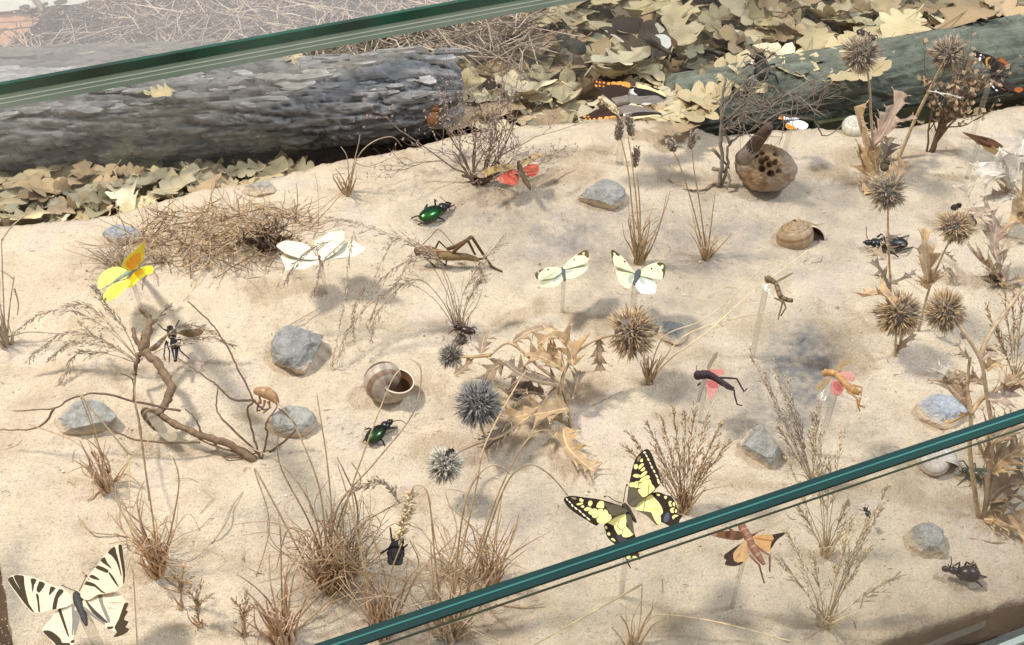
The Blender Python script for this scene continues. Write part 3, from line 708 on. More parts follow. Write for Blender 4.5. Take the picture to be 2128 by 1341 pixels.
lf = cells(Z1, [
 (YEL, '355 930 380 908 430 935 415 970 370 965'), (YEL, '505 990 520 950 560 950 578 990 545 1040 515 1030'), (YEL, '640 1050 680 970 750 985 760 1085 700 1080'),
 (YEL, '300 1020 400 980 420 1000 330 1045'), (YEL, '370 1060 420 1025 440 1060 410 1080'), (YEL, '425 1110 490 1050 565 1070 480 1130'), (YEL, '500 1150 570 1080 655 1090 560 1190'), (YEL, '560 1200 670 1095 755 1105 630 1240'),
 (YEL, '640 1260 780 1100 840 1180 880 1240 800 1310 700 1335'), (YEL, '700 1335 830 1180 890 1240 820 1320'),
 (hx('8a7a58'), '215 905 290 900 305 940 240 945'),
 (GRY, '755 1000 800 1010 960 1060 1100 1110 1150 1160 1000 1200 900 1215 840 1140')]
 +[(CRM, s) for s in ('120 945 135 938 155 970 138 980', '160 990 180 988 205 1018 185 1022', '205 1040 225 1035 245 1075 225 1085', '255 1085 280 1085 315 1120 290 1130', '325 1130 350 1130 385 1170 360 1175', '385 1185 410 1185 455 1225 425 1235', '460 1245 485 1245 530 1285 500 1295')])
lh = cells(Z2, [
 (YEL, '490 420 560 350 700 315 790 320 810 440 800 520 900 620 930 650 850 690 760 680 730 630 680 640 620 540 600 490 540 460'),
 (GRY, '800 330 880 340 910 450 945 640 900 640 840 540 810 450'),
 (hx('3f3a44'), '640 640 740 660 850 760 930 860 880 900 790 880 700 760')]
 +[(YEL, s) for s in ('560 700 600 690 640 740 600 735', '500 600 540 590 550 640 510 640', '460 500 490 490 500 540 470 530', '705 930 740 900 780 930 740 970', '820 990 870 975 890 1020 830 1040', '950 850 1010 820 1020 870 970 885', '910 1000 960 990 1010 1020 950 1030')]+[(hx('d9a040'), '1000 920 1050 915 1072 945 1030 965')])
veins_r = [(BLK, 1.3, zc(Z1, s)) for s in ('1335 560 1330 640 1310 760', '1500 690 1490 800 1480 880', '1400 900 1440 880', '1440 930 1430 1010 1410 1130')]
veins_l = [(BLK, 1.3, zc(Z1, s)) for s in ('500 1050 620 1070 760 1090', '700 1330 850 1240')]+[(BLK, 1.2, zc(Z2, s)) for s in ('690 420 660 500 700 560 750 575 790 530', '740 640 760 560')]
butterfly('yellow and black swallowtail butterfly with spread wings, half behind the glass edge', (1295, 1047), (1322, 1086), h0+.3, h0-.1, .17, hx('30261c'), [
 ('R', 'forewing', 32, dict(outline=zc(Z1, '1215 1065 1150 990 1148 880 1160 740 1185 590 1230 400 1300 250 1400 150 1490 112 1550 180 1600 300 1650 440 1690 560 1702 640 1680 710 1620 758 1580 810 1480 880 1390 930 1290 1050'), base=BLK, patches=rf, lines=veins_r[:2], mt=MT['painted'])),
 ('R', 'hindwing', 22, dict(outline=zc(Z1, '1275 1085 1290 1040 1390 930 1480 870 1580 825 1690 828 1780 870 1880 900 1940 990 1970 1080 1985 1180 2060 1215 2010 1290 2000 1400 1960 1560 1900 1540 1860 1400 1780 1345 1700 1310 1640 1360 1560 1300 1480 1220 1380 1160 1320 1130'), base=BLK, patches=rh, lines=veins_r[3:], mt=MT['painted'])),
 ('L', 'forewing', 26, dict(outline=zc(Z1, '1160 1160 1100 1090 960 1045 800 985 640 930 450 890 280 875 170 895 95 935 88 985 150 1080 270 1180 420 1270 560 1350 640 1375 690 1330 800 1320 900 1250 1000 1205'), base=BLK, patches=lf, lines=veins_l[:1], mt=MT['painted'])),
 ('L', 'hindwing', 14, dict(outline=zc(Z2, '800 310 700 312 560 350 490 420 445 490 480 580 490 650 560 740 640 800 700 900 730 970 790 990 820 1060 850 1150 890 1200 890 1175 860 1110 855 1050 920 1020 1000 1040 1050 1055 1020 980 1070 940 1030 880 1010 820 940 640 910 450 870 340'), base=BLK, patches=lh, lines=veins_l[2:], sub=2, mt=MT['painted']))],
 .6, [(z3(Z1, '1050 1000 0 930 960 .3 830 890 .6 775 895 .7', h0+.3), .05), (z3(Z1, '1080 985 0 1100 870 .5 1120 760 .8 1140 705 1', h0+.3), .05)])
# --- pale scarce swallowtail, lower left
h0 = 3.6; PAL = hx('e4dac0'); DK = hx('4a3f2e'); LG = hx('8f8a80')
lf = cells(Z3, [(DK, '40 520 60 480 100 470 130 530 200 640 290 790 380 925 330 900 240 800 130 650'), (DK, '110 460 200 448 245 460 250 540 265 640 310 820 350 900 270 780 180 600'), (DK, '335 480 410 485 380 560 358 670 345 560'), (DK, '450 505 520 535 490 600 440 660 408 620 430 550'), (DK, '400 680 435 690 445 790 455 905 432 910 420 780'), (DK, '595 570 660 595 620 640 572 690 580 620'), (DK, '700 612 760 635 735 680 690 730 665 860 615 870 640 720')])
rf = cells(Z3, [(DK, '1475 60 1525 60 1540 200 1562 380 1545 510 1520 560 1525 420 1490 200'), (DK, '1320 140 1420 70 1445 150 1480 280 1510 450 1490 420 1440 270 1370 180'), (DK, '1220 245 1275 200 1310 270 1375 355 1290 300'), (DK, '1165 345 1190 305 1320 365 1310 405 1240 380'), (DK, '1325 410 1345 400 1400 470 1465 590 1410 540'), (DK, '1090 460 1120 430 1170 455 1220 498 1150 490'), (DK, '1040 565 1060 520 1160 550 1240 630 1290 660 1240 660 1160 590')])
lh = cells(Z3, [(DK, '680 860 720 860 760 980 830 1210 800 1190 730 1000'), (LG, '860 830 900 830 900 1010 880 1190 860 1190 870 1000'), (LG, '905 900 970 900 960 1060 905 1200 890 1190'), (DK, '490 1170 560 1150 640 1180 720 1250 740 1300 830 1300 840 1360 700 1390 640 1310 560 1240'), (DK, '840 1290 880 1258 905 1280 880 1305')])
rh = cells(Z3, [(LG, '1200 700 1250 690 1270 800 1360 1020 1330 1040 1250 860'), (hx('555049'), '1050 770 1085 790 1160 880 1330 1040 1290 1050 1140 930'), (LG, '1020 850 1080 880 1180 970 1300 1060 1260 1080 1120 980'), (DK, '1530 800 1590 800 1550 880 1580 900 1540 960 1530 1010 1585 1030 1545 1100 1595 1130 1520 1200 1400 1240 1440 1170 1410 1110 1460 1000'), (DK, '1320 1110 1395 1098 1390 1125 1340 1140')])
butterfly('cream and black striped swallowtail butterfly in the lower left corner', (157, 1232), (180, 1300), h0, h0, .24, hx('3d3b3a'), [
 ('L', 'forewing', 20, dict(outline=zc(Z3, '850 820 840 700 760 610 620 560 500 500 380 460 250 440 130 445 50 480 45 540 120 650 230 810 330 905 400 935 500 905 640 865'), base=PAL, patches=lf, mt=MT['bright'])),
 ('R', 'forewing', 30, dict(outline=zc(Z3, '1010 740 990 680 1040 560 1090 440 1170 320 1260 190 1350 110 1440 55 1500 45 1535 90 1545 220 1565 380 1550 500 1500 580 1420 635 1300 665 1200 690 1100 760'), base=PAL, patches=rf, mt=MT['bright'])),
 ('L', 'hindwing', 12, dict(outline=zc(Z3, '880 800 760 840 680 875 600 980 500 1110 490 1180 580 1260 640 1340 700 1400 830 1370 900 1300 880 1240 910 1190 960 1060 970 900'), base=PAL, patches=lh, mt=MT['bright'])),
 ('R', 'hindwing', 22, dict(outline=zc(Z3, '1010 780 1100 730 1200 690 1330 665 1440 650 1520 730 1560 780 1590 800 1550 880 1580 900 1540 960 1530 1010 1585 1030 1545 1100 1595 1130 1520 1200 1400 1240 1430 1170 1340 1140 1290 1080 1150 990 1040 890'), base=PAL, patches=rh, sub=2, mt=MT['bright']))],
 .55, [(z3(Z3, '930 650 0 800 600 .3 740 570 .5', h0), .04), (z3(Z3, '960 640 0 1010 540 .4 1050 450 .6', h0), .06)], .26)
# --- two pale butterflies with dark wing tips
PY = hx('e4e5c2'); DT = hx('6b5a38'); GB = hx('b9bdb0')
h0 = hgt(1171, 570, 646)
butterfly('pale yellow butterfly with brown wing tips, left of the pair', (1168, 558), (1174, 584), h0, h0, .2, hx('55595a'), [
 ('L', 'forewing', 22, dict(outline=zc(Z4, '470 430 400 400 300 390 220 400 130 440 80 500 80 560 130 585 220 560 350 540 460 490'), base=PY, patches=cells(Z4, [(DT, '75 520 85 480 150 415 230 395 180 440 130 500 125 575 100 575'), (PY, '125 455 140 440 145 465 128 475'), (DT, '265 415 285 410 295 430 270 435'), (GB, '350 590 400 510 470 480 440 540')]), mt=MT['bright'])),
 ('R', 'forewing', 22, dict(outline=zc(Z4, '500 410 560 310 640 230 740 170 830 140 870 180 875 250 840 310 760 345 640 390 530 430'), base=PY, patches=cells(Z4, [(DT, '690 205 780 150 850 145 875 200 862 260 810 215 740 210'), (PY, '775 180 805 172 812 195 785 202'), (DT, '640 268 655 258 668 275 650 285')]), mt=MT['bright'])),
 ('L', 'hindwing', 14, dict(outline=zc(Z4, '490 480 460 500 350 540 220 565 140 630 160 680 260 688 380 665 470 610 500 550'), base=PY, patches=cells(Z4, [(GB, '340 600 400 520 480 490 470 540 400 590')]), mt=MT['bright'])),
 ('R', 'hindwing', 14, dict(outline=zc(Z4, '510 440 640 395 760 350 840 345 850 400 790 470 700 540 600 575 530 560'), base=PY, patches=cells(Z4, [(GB, '520 460 600 430 660 450 600 480 540 500')]), mt=MT['bright']))], .6, None, .13)
h0 = hgt(1326, 574, 662)
butterfly('pale yellow butterfly with dark wing tips above the tan thistle head', (1328, 562), (1318, 592), h0, h0, .22, hx('4d5256'), [
 ('L', 'forewing', 24, dict(outline=zc(Z4, '1560 470 1500 390 1420 290 1330 200 1230 145 1195 160 1190 260 1220 350 1300 400 1420 440 1530 470'), base=PY, patches=cells(Z4, [(hx('5a5330'), '1190 160 1230 145 1330 205 1300 235 1240 210 1215 290 1240 370 1205 320'), (PY, '1222 200 1245 185 1260 210 1240 228'), (hx('3d3a28'), '1385 300 1400 292 1415 312 1395 328')]), mt=MT['bright'])),
 ('R', 'forewing', 24, dict(outline=zc(Z4, '1600 480 1640 430 1720 370 1850 335 1960 340 2000 400 1980 500 1940 555 1850 550 1740 530 1640 510'), base=PY, patches=cells(Z4, [(hx('5a5330'), '1870 340 1960 335 2005 400 1985 500 1945 560 1960 480 1940 430 1960 390 1910 380'), (PY, '1940 370 1970 370 1965 410 1945 420'), (hx('3d3a28'), '1780 402 1800 395 1805 415 1785 425')]), mt=MT['bright'])),
 ('L', 'hindwing', 14, dict(outline=zc(Z4, '1550 480 1420 450 1300 410 1265 450 1290 540 1340 630 1440 710 1500 640'), base=PY, patches=cells(Z4, [(GB, '1540 490 1460 520 1440 600 1480 650 1510 580')]), mt=MT['bright'])),
 ('R', 'hindwing', 14, dict(outline=zc(Z4, '1590 520 1650 510 1780 540 1850 610 1860 700 1840 780 1740 800 1640 780 1560 690'), base=hx('d6e0da'), patches=cells(Z4, [(GB, '1600 520 1660 540 1700 620 1660 640 1610 580')]), mt=MT['bright']))], .7, None, .2)
# --- plain white butterfly
h0 = hgt(666, 543, 612); WH = hx('e4e3d2')
butterfly('plain white butterfly with ragged wings beside the matted shrub', (664, 532), (669, 552), h0, h0, .16, hx('5c4a2c'), [
 ('L', 'forewing', 24, dict(outline=zc(Z5, '1020 760 960 660 880 540 780 450 640 390 440 345 320 350 140 470 220 560 350 640 500 680 760 740'), base=WH, patches=[], mt=MT['bright'])),
 ('L', 'hindwing', 16, dict(outline=zc(Z5, '1040 790 900 740 700 690 480 660 340 650 230 710 290 830 330 930 340 1000 520 970 720 950 880 880 980 850'), base=WH, patches=[], mt=MT['bright'])),
 ('R', 'forewing', 30, dict(outline=zc(Z5, '1080 760 1020 620 960 380 1080 300 1200 190 1370 155 1560 155 1580 240 1540 420 1440 560 1300 680 1160 780'), base=WH, patches=[], mt=MT['bright'])),
 ('R', 'hindwing', 18, dict(outline=zc(Z5, '1100 780 1260 640 1440 500 1580 410 1760 370 1900 470 2030 540 1850 660 1660 710 1480 725 1300 760 1150 800'), base=WH, patches=[], mt=MT['bright']))], .5, [(z3(Z5, '1020 750 0 950 620 .3 880 500 .5', h0), .05), (z3(Z5, '1040 740 0 1010 600 .3 985 480 .5', h0), .05)], .13)
# --- yellow butterfly with orange patches
h0 = hgt(264, 570, 640)+.6; YB = hx('f4f56a'); OR = hx('fdc62c')
butterfly('bright yellow butterfly with orange patches on a clear rod at left', (276, 562), (236, 586), h0, h0, .2, hx('8e9a80'), [
 ('R', 'forewing', 42, dict(outline=zc(Z6, '820 640 880 580 930 460 980 320 1005 200 1000 125 960 125 860 200 740 280 640 370 570 470 570 560 620 630 720 640'), base=hx('f9ee4a'), patches=[(OR, zc(Z6, '680 600 640 520 700 430 780 380 900 330 910 420 850 560 770 625'))], mt=MT['bright'])),
 ('R', 'hindwing', 16, dict(outline=zc(Z6, '720 660 600 600 480 560 340 600 200 720 120 880 150 1000 250 960 350 900 480 830 640 760'), base=hx('f3f67c'), patches=[], mt=MT['bright'])),
 ('L', 'forewing', 34, dict(outline=zc(Z6, '780 690 880 620 1000 570 1110 565 1150 610 1135 690 1000 750 860 850 730 960 650 930 680 830'), base=hx('f9ee4a'), patches=[(OR, zc(Z6, '690 860 760 740 870 650 990 610 1000 660 880 760 760 880'))], mt=MT['bright'])),
 ('L', 'hindwing', 8, dict(outline=zc(Z6, '660 790 560 840 420 900 300 1000 220 1130 200 1240 320 1215 430 1180 560 1060 660 950 720 850'), base=YB, patches=[], mt=MT['bright']))], .15, [(z3(Z6, '800 660 0 900 590 .3 990 490 .4', h0), .03), (z3(Z6, '810 670 0 920 620 .2 1010 560 .3', h0), .03)], .15)
# --- dark butterfly with orange and cream edges, seen from the side
h0 = hgt(1302, 214, 336); DB = hx('3c2a22'); OG = hx('e2a04e'); CR = hx('ead9a4'); TN = hx('8d8378')
butterfly('dark brown butterfly with orange and cream wing borders above the tall seed heads', (1282, 220), (1312, 213), h0, h0, .2, hx('5e5146'), [
 ('R', 'forewing', 36, dict(outline=zc(Z7, '900 610 1110 560 1110 400 1150 280 1170 200 1120 150 1000 145 820 145 640 130 480 105 415 130 415 200 470 270 600 390 760 510 860 590'), base=DB, patches=[(hx('5b2c1a'), zc(Z7, '415 130 470 105 640 130 820 150 1000 145 1120 150 1165 200 1140 270 1000 240 820 230 640 220 480 250 425 210'))]+[(OG, zc(Z7, s)) for s in ('690 185 720 150 760 165 745 205', '775 190 790 150 860 155 860 205', '875 210 885 160 985 150 970 215', '975 230 1000 160 1060 150 1120 160 1165 190 1140 270 1050 250', '610 165 625 135 660 150 645 180', '530 160 545 130 575 150 560 175', '465 145 480 118 505 140 490 160', '440 215 490 205 500 240 470 255', '525 215 550 200 570 230 545 245', '605 225 630 215 645 235 625 250')]+[(TN, zc(Z7, '780 470 1000 440 1110 420 1110 560 900 600 860 560'))], mt=MT['painted'])),
 ('R', 'hindwing', 30, dict(outline=zc(Z7, '1110 560 1110 420 1150 320 1240 270 1310 210 1460 210 1600 260 1760 320 1880 440 1900 500 1830 550 1700 570 1560 600 1400 610 1200 590'), base=hx('857d74'), patches=[(hx('2a231e'), zc(Z7, '1220 310 1300 215 1460 205 1600 250 1780 320 1880 440 1830 520 1720 440 1560 420 1320 430 1250 370')), (CR, zc(Z7, '1290 250 1320 205 1460 210 1570 265 1700 330 1770 330 1890 440 1840 450 1700 380 1560 320 1420 280')), (hx('f0ece2'), zc(Z7, '1140 360 1180 300 1240 280 1220 320 1250 370 1310 410 1200 395 1150 380')), (hx('cfccc0'), zc(Z7, '1380 600 1450 555 1600 570 1480 610'))], mt=MT['painted'])),
 ('L', 'forewing', 8, dict(outline=zc(Z7, '900 640 820 680 660 690 480 720 300 790 130 850 200 890 300 895 500 890 760 890 980 870 1010 760'), base=DB, patches=[(OG, zc(Z7, s)) for s in ('240 880 270 865 290 890 260 898', '320 885 345 862 375 885 350 898', '400 885 430 860 470 885 430 895', '500 885 540 855 610 880 550 892', '630 890 660 855 730 865 720 892', '740 885 760 855 860 850 870 880', '200 830 260 815 275 835 230 848', '290 830 330 820 340 838 310 845')]+[(hx('7a6a5c'), zc(Z7, '850 660 1000 640 1010 760 900 800'))], mt=MT['painted'])),
 ('L', 'hindwing', 8, dict(outline=zc(Z7, '940 640 1100 620 1300 650 1500 690 1700 740 1800 790 1770 840 1600 860 1400 865 1200 875 1050 870 970 800'), base=hx('807870'), patches=[(hx('2f2620'), zc(Z7, '1080 820 1250 760 1500 770 1740 770 1780 800 1760 835 1500 835 1200 850')), (CR, zc(Z7, '1090 850 1300 830 1500 835 1720 825 1760 845 1500 858 1200 872')), (hx('f0ece2'), zc(Z7, '970 810 1040 770 1170 750 1080 800 1030 820'))], mt=MT['painted']))], .5, [(z3(Z7, '1790 330 0 1850 310 .1 1950 270 .2', h0), 0), (z3(Z7, '1880 430 0 1990 440 .1 2110 405 .2', h0), 0), (z3(Z7, '1780 830 0 1900 800 .1 2030 755 .2', h0), 0), (z3(Z7, '1780 860 0 1860 900 0 1950 945 0', h0), 0)], .3)
# --- red-banded black butterfly at right edge
h0 = hgt(2066, 160, 292); RB = hx('241d1c'); RO = hx('a85a2a')
butterfly('black butterfly with orange bands and white spots on a rod at the right edge', (2058, 156), (2096, 160), h0, h0, .22, hx('2a2220'), [
 ('R', 'forewing', 40, dict(outline=zc(Z8, '660 650 600 580 480 460 380 400 280 290 250 200 320 160 420 220 560 240 660 280 760 350 830 460 840 560 760 640'), base=RB, patches=[(hx('c08a3c'), zc(Z8, '540 430 560 340 640 310 665 340 600 370 590 460 600 590 575 590')), (hx('e8e6e4'), zc(Z8, '370 380 400 320 440 340 430 390 400 415')), (hx('e8e6e4'), zc(Z8, '405 265 435 250 460 275 430 295')), (hx('e8e6e4'), zc(Z8, '280 270 300 255 318 275 300 292')), (hx('b8b8b8'), zc(Z8, '495 315 510 305 520 322 505 332'))], mt=MT['painted'])),
 ('R', 'hindwing', 30, dict(outline=zc(Z8, '720 640 760 560 790 440 800 350 900 350 1000 420 1070 500 1120 590 1060 640 940 680 800 720'), base=hx('3d332e'), patches=[(RO, zc(Z8, '800 340 860 320 980 420 1080 500 1060 550 950 540 1000 510 900 440 830 400'))], mt=MT['painted'])),
 ('L', 'forewing', 4, dict(outline=zc(Z8, '660 760 720 850 840 960 980 1060 1070 1110 960 1150 800 1130 700 1090 640 1000 620 880'), base=RB, patches=[(hx('b89480'), zc(Z8, '690 870 730 880 830 980 940 1070 1060 1090 1000 1110 880 1050 780 970')), (hx('e8e6e4'), zc(Z8, '630 940 660 940 745 1030 730 1045')), (hx('e8e6e4'), zc(Z8, '765 1065 810 1075 825 1100 780 1095'))], mt=MT['painted'])),
 ('L', 'hindwing', 10, dict(outline=zc(Z8, '700 740 860 780 1040 860 1240 970 1400 1010 1430 1090 1350 1170 1200 1120 1050 1080 900 990 760 860'), base=hx('342a26'), patches=[(RO, zc(Z8, '1200 1090 1280 1020 1390 1030 1400 1110 1300 1165 1210 1120'))], mt=MT['painted']))], .12, None, .2)
# --- white butterfly with orange tips
ZB = (1600, 225, 12.77); h0 = hgt(1645, 250, 327); OT = hx('f39a1e')
butterfly('small white butterfly with orange wing tips at the back of the sand', (1640, 249), (1652, 251), h0, h0, .14, hx('7a868c'), [
 ('R', 'forewing', 20, dict(outline=zc(ZB, '600 290 480 290 360 290 245 280 240 250 265 205 380 205 500 215 600 260'), base=hx('f4f4f2'), patches=[(OT, zc(ZB, '245 270 265 210 380 210 360 285 290 290'))], mt=MT['bright'])),
 ('R', 'hindwing', 20, dict(outline=zc(ZB, '560 290 580 240 660 230 780 235 800 260 760 290 660 300'), base=hx('f4f4f2'), patches=[], mt=MT['bright'])),
 ('L', 'forewing', 10, dict(outline=zc(ZB, '590 330 530 345 440 400 415 460 430 540 520 580 650 578 725 540 690 480 640 400'), base=hx('f4f4f2'), patches=[(OT, zc(ZB, '425 420 490 410 560 440 640 500 720 530 640 578 500 572 425 530'))], mt=MT['bright'])),
 ('L', 'hindwing', 10, dict(outline=zc(ZB, '610 340 720 320 860 350 980 410 1015 450 990 510 890 540 780 530 700 470'), base=hx('f4f4f2'), patches=[], mt=MT['bright']))], .4, None, .2)
# --- brown butterfly with a white band, beyond the sand
ZZ = (1140, 0, 7.093); o_ = PZ(1330, 75, 1.5); bt = thing('butterfly', 'dark brown butterfly with white wing bands in the leaf litter, top centre', 'butterfly', V((o_.x, o_.y, FZ)))
BR = hx('4d4238'); nA = V((-.35, -.45, .8)); nB = V((.3, -.5, .8))
wing(bt, 'forewing', o_, nA, zc(ZZ, '1500 840 1400 860 1250 780 1120 660 980 560 830 460 760 420 900 390 1050 470 1230 500 1330 600 1450 740'), hx('4a3d33'), [(hx('e6ded0'), zc(ZZ, s)) for s in ('820 460 860 455 880 490 850 495', '905 520 980 515 1110 610 1080 625 980 570', '1200 680 1300 740 1440 800 1430 830 1300 780')], MT['painted'])
wing(bt, 'hindwing', o_, nB, zc(ZZ, '1480 800 1330 640 1320 520 1380 380 1460 300 1560 290 1640 360 1720 440 1800 540 1890 620 1880 720 1780 800 1620 850'), hx('5d5346'), [(hx('f3f1ea'), zc(ZZ, '1570 520 1660 500 1740 520 1810 600 1800 680 1730 725 1670 680 1650 570')), (hx('e9e2d2'), zc(ZZ, '1570 350 1640 330 1690 380 1710 450 1640 485 1600 410')), (hx('6a4a38'), zc(ZZ, '1800 560 1890 600 1890 720 1820 760 1810 650'))], MT['painted'])
wing(bt, 'forewing', o_+V((0, .8, .3)), V((0, -.6, .8)), zc(ZZ, '1280 500 1160 480 960 420 930 300 1000 250 1200 250 1380 280 1390 330 1340 480'), hx('463a32'), [], MT['painted'])
body(bt, [PZ(1395, 112, 1.6), PZ(1360, 92, 1.8), PZ(1330, 72, 1.7)], [.12, .3, .15], hx('4a4038'))
rodp = PZ(1358, 92, 1.7); m = M(); m.tube([V((rodp.x, rodp.y, FZ)), rodp], .16, 8); part('mounting_rod', m, MT['rod'], bt)
# --- pale butterfly in the far corner under the cover
o_ = PZ(40, 8, 3.5); bt = thing('butterfly', 'white butterfly with dark marks under the glass cover, top left corner', 'butterfly', V((o_.x, o_.y, FZ)))
wing(bt, 'forewing', o_, V((.1, -.6, .8)), [(-60, -30), (-40, -40), (70, -60), (150, -30), (185, -2), (160, 8), (110, 12), (70, 16), (20, 22), (-60, 28)], hx('e8e6dc'), [(hx('6f675c'), [(112, 4), (135, -2), (140, 6), (118, 12)]), (hx('6f675c'), [(40, 14), (60, 10), (62, 18), (44, 21)]), (hx('6f675c'), [(85, 8), (98, 4), (100, 10), (88, 14)])], MT['bright'])
body(bt, [PZ(60, -10, 3.6), PZ(80, 8, 3.6), PZ(88, 25, 3.5)], [.15, .28, .12], hx('8a7d70'))
rodp = PZ(84, 22, 3.4); m = M(); m.tube([V((rodp.x, rodp.y, FZ)), rodp], .2, 8); part('mounting_rod', m, MT['rod'], bt)
c0 = PZ(30, 55, 2.0); lf_ = thing('orange_leaf', 'large orange-pink leaf under the glass cover, top left corner', 'leaf', c0)
wing(lf_, 'blade', c0, V((.2, -.5, .8)), [(-40, 25), (40, 28), (82, 40), (60, 62), (30, 88), (5, 98), (-20, 80), (-60, 75)], hx('c79a7c'), [], mat('orange_leaf', None, .6, .2, 80, .3), lines=[(hx('8a6048'), 2.5, [(-40, 50), (80, 42)]), (hx('8a6048'), 2, [(35, 47), (30, 80)])])
# ================================================================ other insects
def bug(name, label, cat, px, py): 
    b = P(px, py); return thing(name, label, cat, b)
def legs(t_, z, specs, h, r, col, mt='chitin'):
    for s in specs:
        pts = z3(z, s, h); m = M(); c = []
        for a, b in zip(pts, pts[1:]): c += [a, a.lerp(b, .5)]
        c.append(pts[-1]); L = len(c)
        m.tube(c, [r*(1.15-.6*i/L) for i in range(L)], 6, col); part('leg', m, MT[mt], t_)
def feelers(t_, z, specs, h, r, col):
    for s in specs: feeler(t_, z3(z, s, h), r, col, 0, 'antenna', 'matt')
def dome(t_, name, c, ax, wid, up, col, mt, split=True, f=None):
    m = M(); m.ell(c, ax, wid, up, 28, 16, col, f); o = part(name, m, mt, t_)
    return o
# --- metallic green beetles
def iridescent(name, stops):
    t = NT(name); lw = t.n('ShaderNodeLayerWeight'); lw.inputs[0].default_value = .5
    n = t.noise(90, 2); c = t.ramp(t.mix(.25, lw.outputs['Facing'], n), stops); t.l(c, t.b.inputs['Base Color'])
    t.b.inputs['Metallic'].default_value = .85; t.b.inputs['Roughness'].default_value = .28; t.b.inputs['Coat Weight'].default_value = .35; t.b.inputs['Coat Roughness'].default_value = .12
    t.bump(t.noise(1500, 2), .12, .0003); return t.m
MT['green'] = iridescent('green_metal_elytra', [(.1, hx('3c6a2c')), (.35, hx('1c5530')), (.6, hx('103a30')), (.85, hx('081d1c'))])
MT['green_dk'] = iridescent('dark_green_elytra', [(.1, hx('34522a')), (.4, hx('202f20')), (.8, hx('101410'))])
def ground_beetle(label, z, tail, head, wid, mats, lg, ft, lift=.45, hz=.5):
    a = P(*zc(z, tail)[0], hz); b = P(*zc(z, head)[0], hz); d = b-a; L = d.length; d.normalize(); l = UP.cross(d).normalized()
    c = a+d*L*.36; t_ = thing('beetle', label, 'beetle', V((c.x, c.y, G(c.x, c.y))))
    n_ = l.cross(d)*-1 if l.cross(d).z < 0 else l.cross(d)
    for sd in (1, -1):
        m = M(); m.ell(c+l*sd*wid*.02, d*L*.37, l*wid, n_*wid*.72, 30, 16)
        keep = [i for i, f in enumerate(m.f) if sum((m.v[j]-c).dot(l)*sd for j in f) > 0]
        m.f = [m.f[i] for i in keep]; m.c = [None]*len(m.f); part('wing_case', m, mats[0], t_)
    m = M(); m.ell(a+d*L*.76, d*L*.13, l*wid*.68, n_*wid*.5, 18, 10, hx('1b1a1c')); part('thorax', m, MT['chitin'], t_)
    m = M(); m.ell(a+d*L*.92, d*L*.1, l*wid*.42, n_*wid*.38, 14, 9, hx('1a1614')); m.tube([a+d*L*.97+l*wid*.2, a+d*L*1.06+l*wid*.06], [.07, .02], 5, hx('1a1614')); m.tube([a+d*L*.97-l*wid*.2, a+d*L*1.06-l*wid*.06], [.07, .02], 5, hx('1a1614')); part('head', m, MT['chitin'], t_)
    legs(t_, z, lg, 0, .065, hx('171513')); feelers(t_, z, ft, 0, .03, hx('2a2018'))
    return t_
ground_beetle('shiny metallic green beetle on open sand near the back', (855, 405, 17.88), '330 900', '1420 330', .60, [MT['green']], ['500 700 .4 580 370 .8 470 520 .3', '900 400 .4 860 190 .7 960 260 .2', '330 830 .4 230 780 .5 0 860 .05', '600 1000 .4 420 1040 .3 240 1110 .05', '1150 620 .4 1300 520 .5 1600 370 .1', '1000 850 .4 1150 900 .3 1230 960 .05'], ['1400 330 .6 1200 200 .9 1050 50 .8', '1430 360 .6 1410 480 .5 1420 620 .3'])
ground_beetle('dark green-black beetle caught in dry grass below the banded shell', (730, 735, 6.706), '215 1230', '560 935', .48, [MT['green_dk']], ['260 1200 .4 200 1180 .5 160 1230 .05', '320 1080 .4 250 1040 .6 190 1060 .1', '480 1050 .4 560 1040 .5 640 1030 .1', '400 1180 .4 440 1220 .4 470 1300 .05'], ['570 950 .6 680 930 .9 770 980 .6'])
# --- big black beetle behind the thistle stem
Z = (1780, 470, 16.37)
ground_beetle('large black beetle behind a thin thistle stem at right', Z, '1740 590', '290 560', .56, [mat('black_elytra', hx('15110f'), .35, .2, 400, .15, .5)], ['700 380 .5 850 270 .8 930 330 .1', '1500 400 .5 1560 390 .6 1780 310 .1', '1400 800 .5 1600 800 .5 1930 710 .05', '700 700 .5 560 760 .4 400 820 .05', '1100 850 .5 1250 930 .4 1430 1060 .05'], ['380 430 .7 330 250 1.1 340 30 1.2'])
# --- long-legged dark beetle lower right
Z = (1880, 1080, 9.579); bc = hx('2c2024'); a = P(*zc(Z, '1290 1080')[0], .7); t_ = thing('beetle', 'plump dark brown beetle with long legs at lower right', 'beetle', V((a.x, a.y, G(a.x, a.y))))
d = (P(*zc(Z, '900 1000')[0], .7)-a).normalized(); l = UP.cross(d).normalized()
m = M(); m.ell(a, d*.56, l*.44, UP*.42, 26, 16, bc); part('wing_case', m, MT['chitin'], t_)
m = M(); m.ell(a+d*.78, d*.3, l*.2, UP*.2, 16, 10, bc); part('thorax', m, MT['chitin'], t_)
m = M(); m.ell(a+d*1.2, d*.2, l*.17, UP*.17, 14, 9, bc); part('head', m, MT['chitin'], t_)
legs(t_, Z, ['1080 980 .5 1095 860 1 960 930 .1', '1180 960 .6 1230 850 1.1 1340 900 .5 1370 830 .1', '1330 940 .6 1400 890 1 1510 1110 .1 1630 1140 .05', '1380 1210 .5 1470 1260 .4 1550 1330 .05', '1100 1140 .4 1120 1190 .3 1150 1200 .05', '1030 1080 .4 1050 1120 .3 1090 1140 .05'], 0, .06, bc)
feelers(t_, Z, ['900 950 .8 935 860 1 920 735 1.1', '890 940 .8 860 890 .9'], 0, .035, bc)
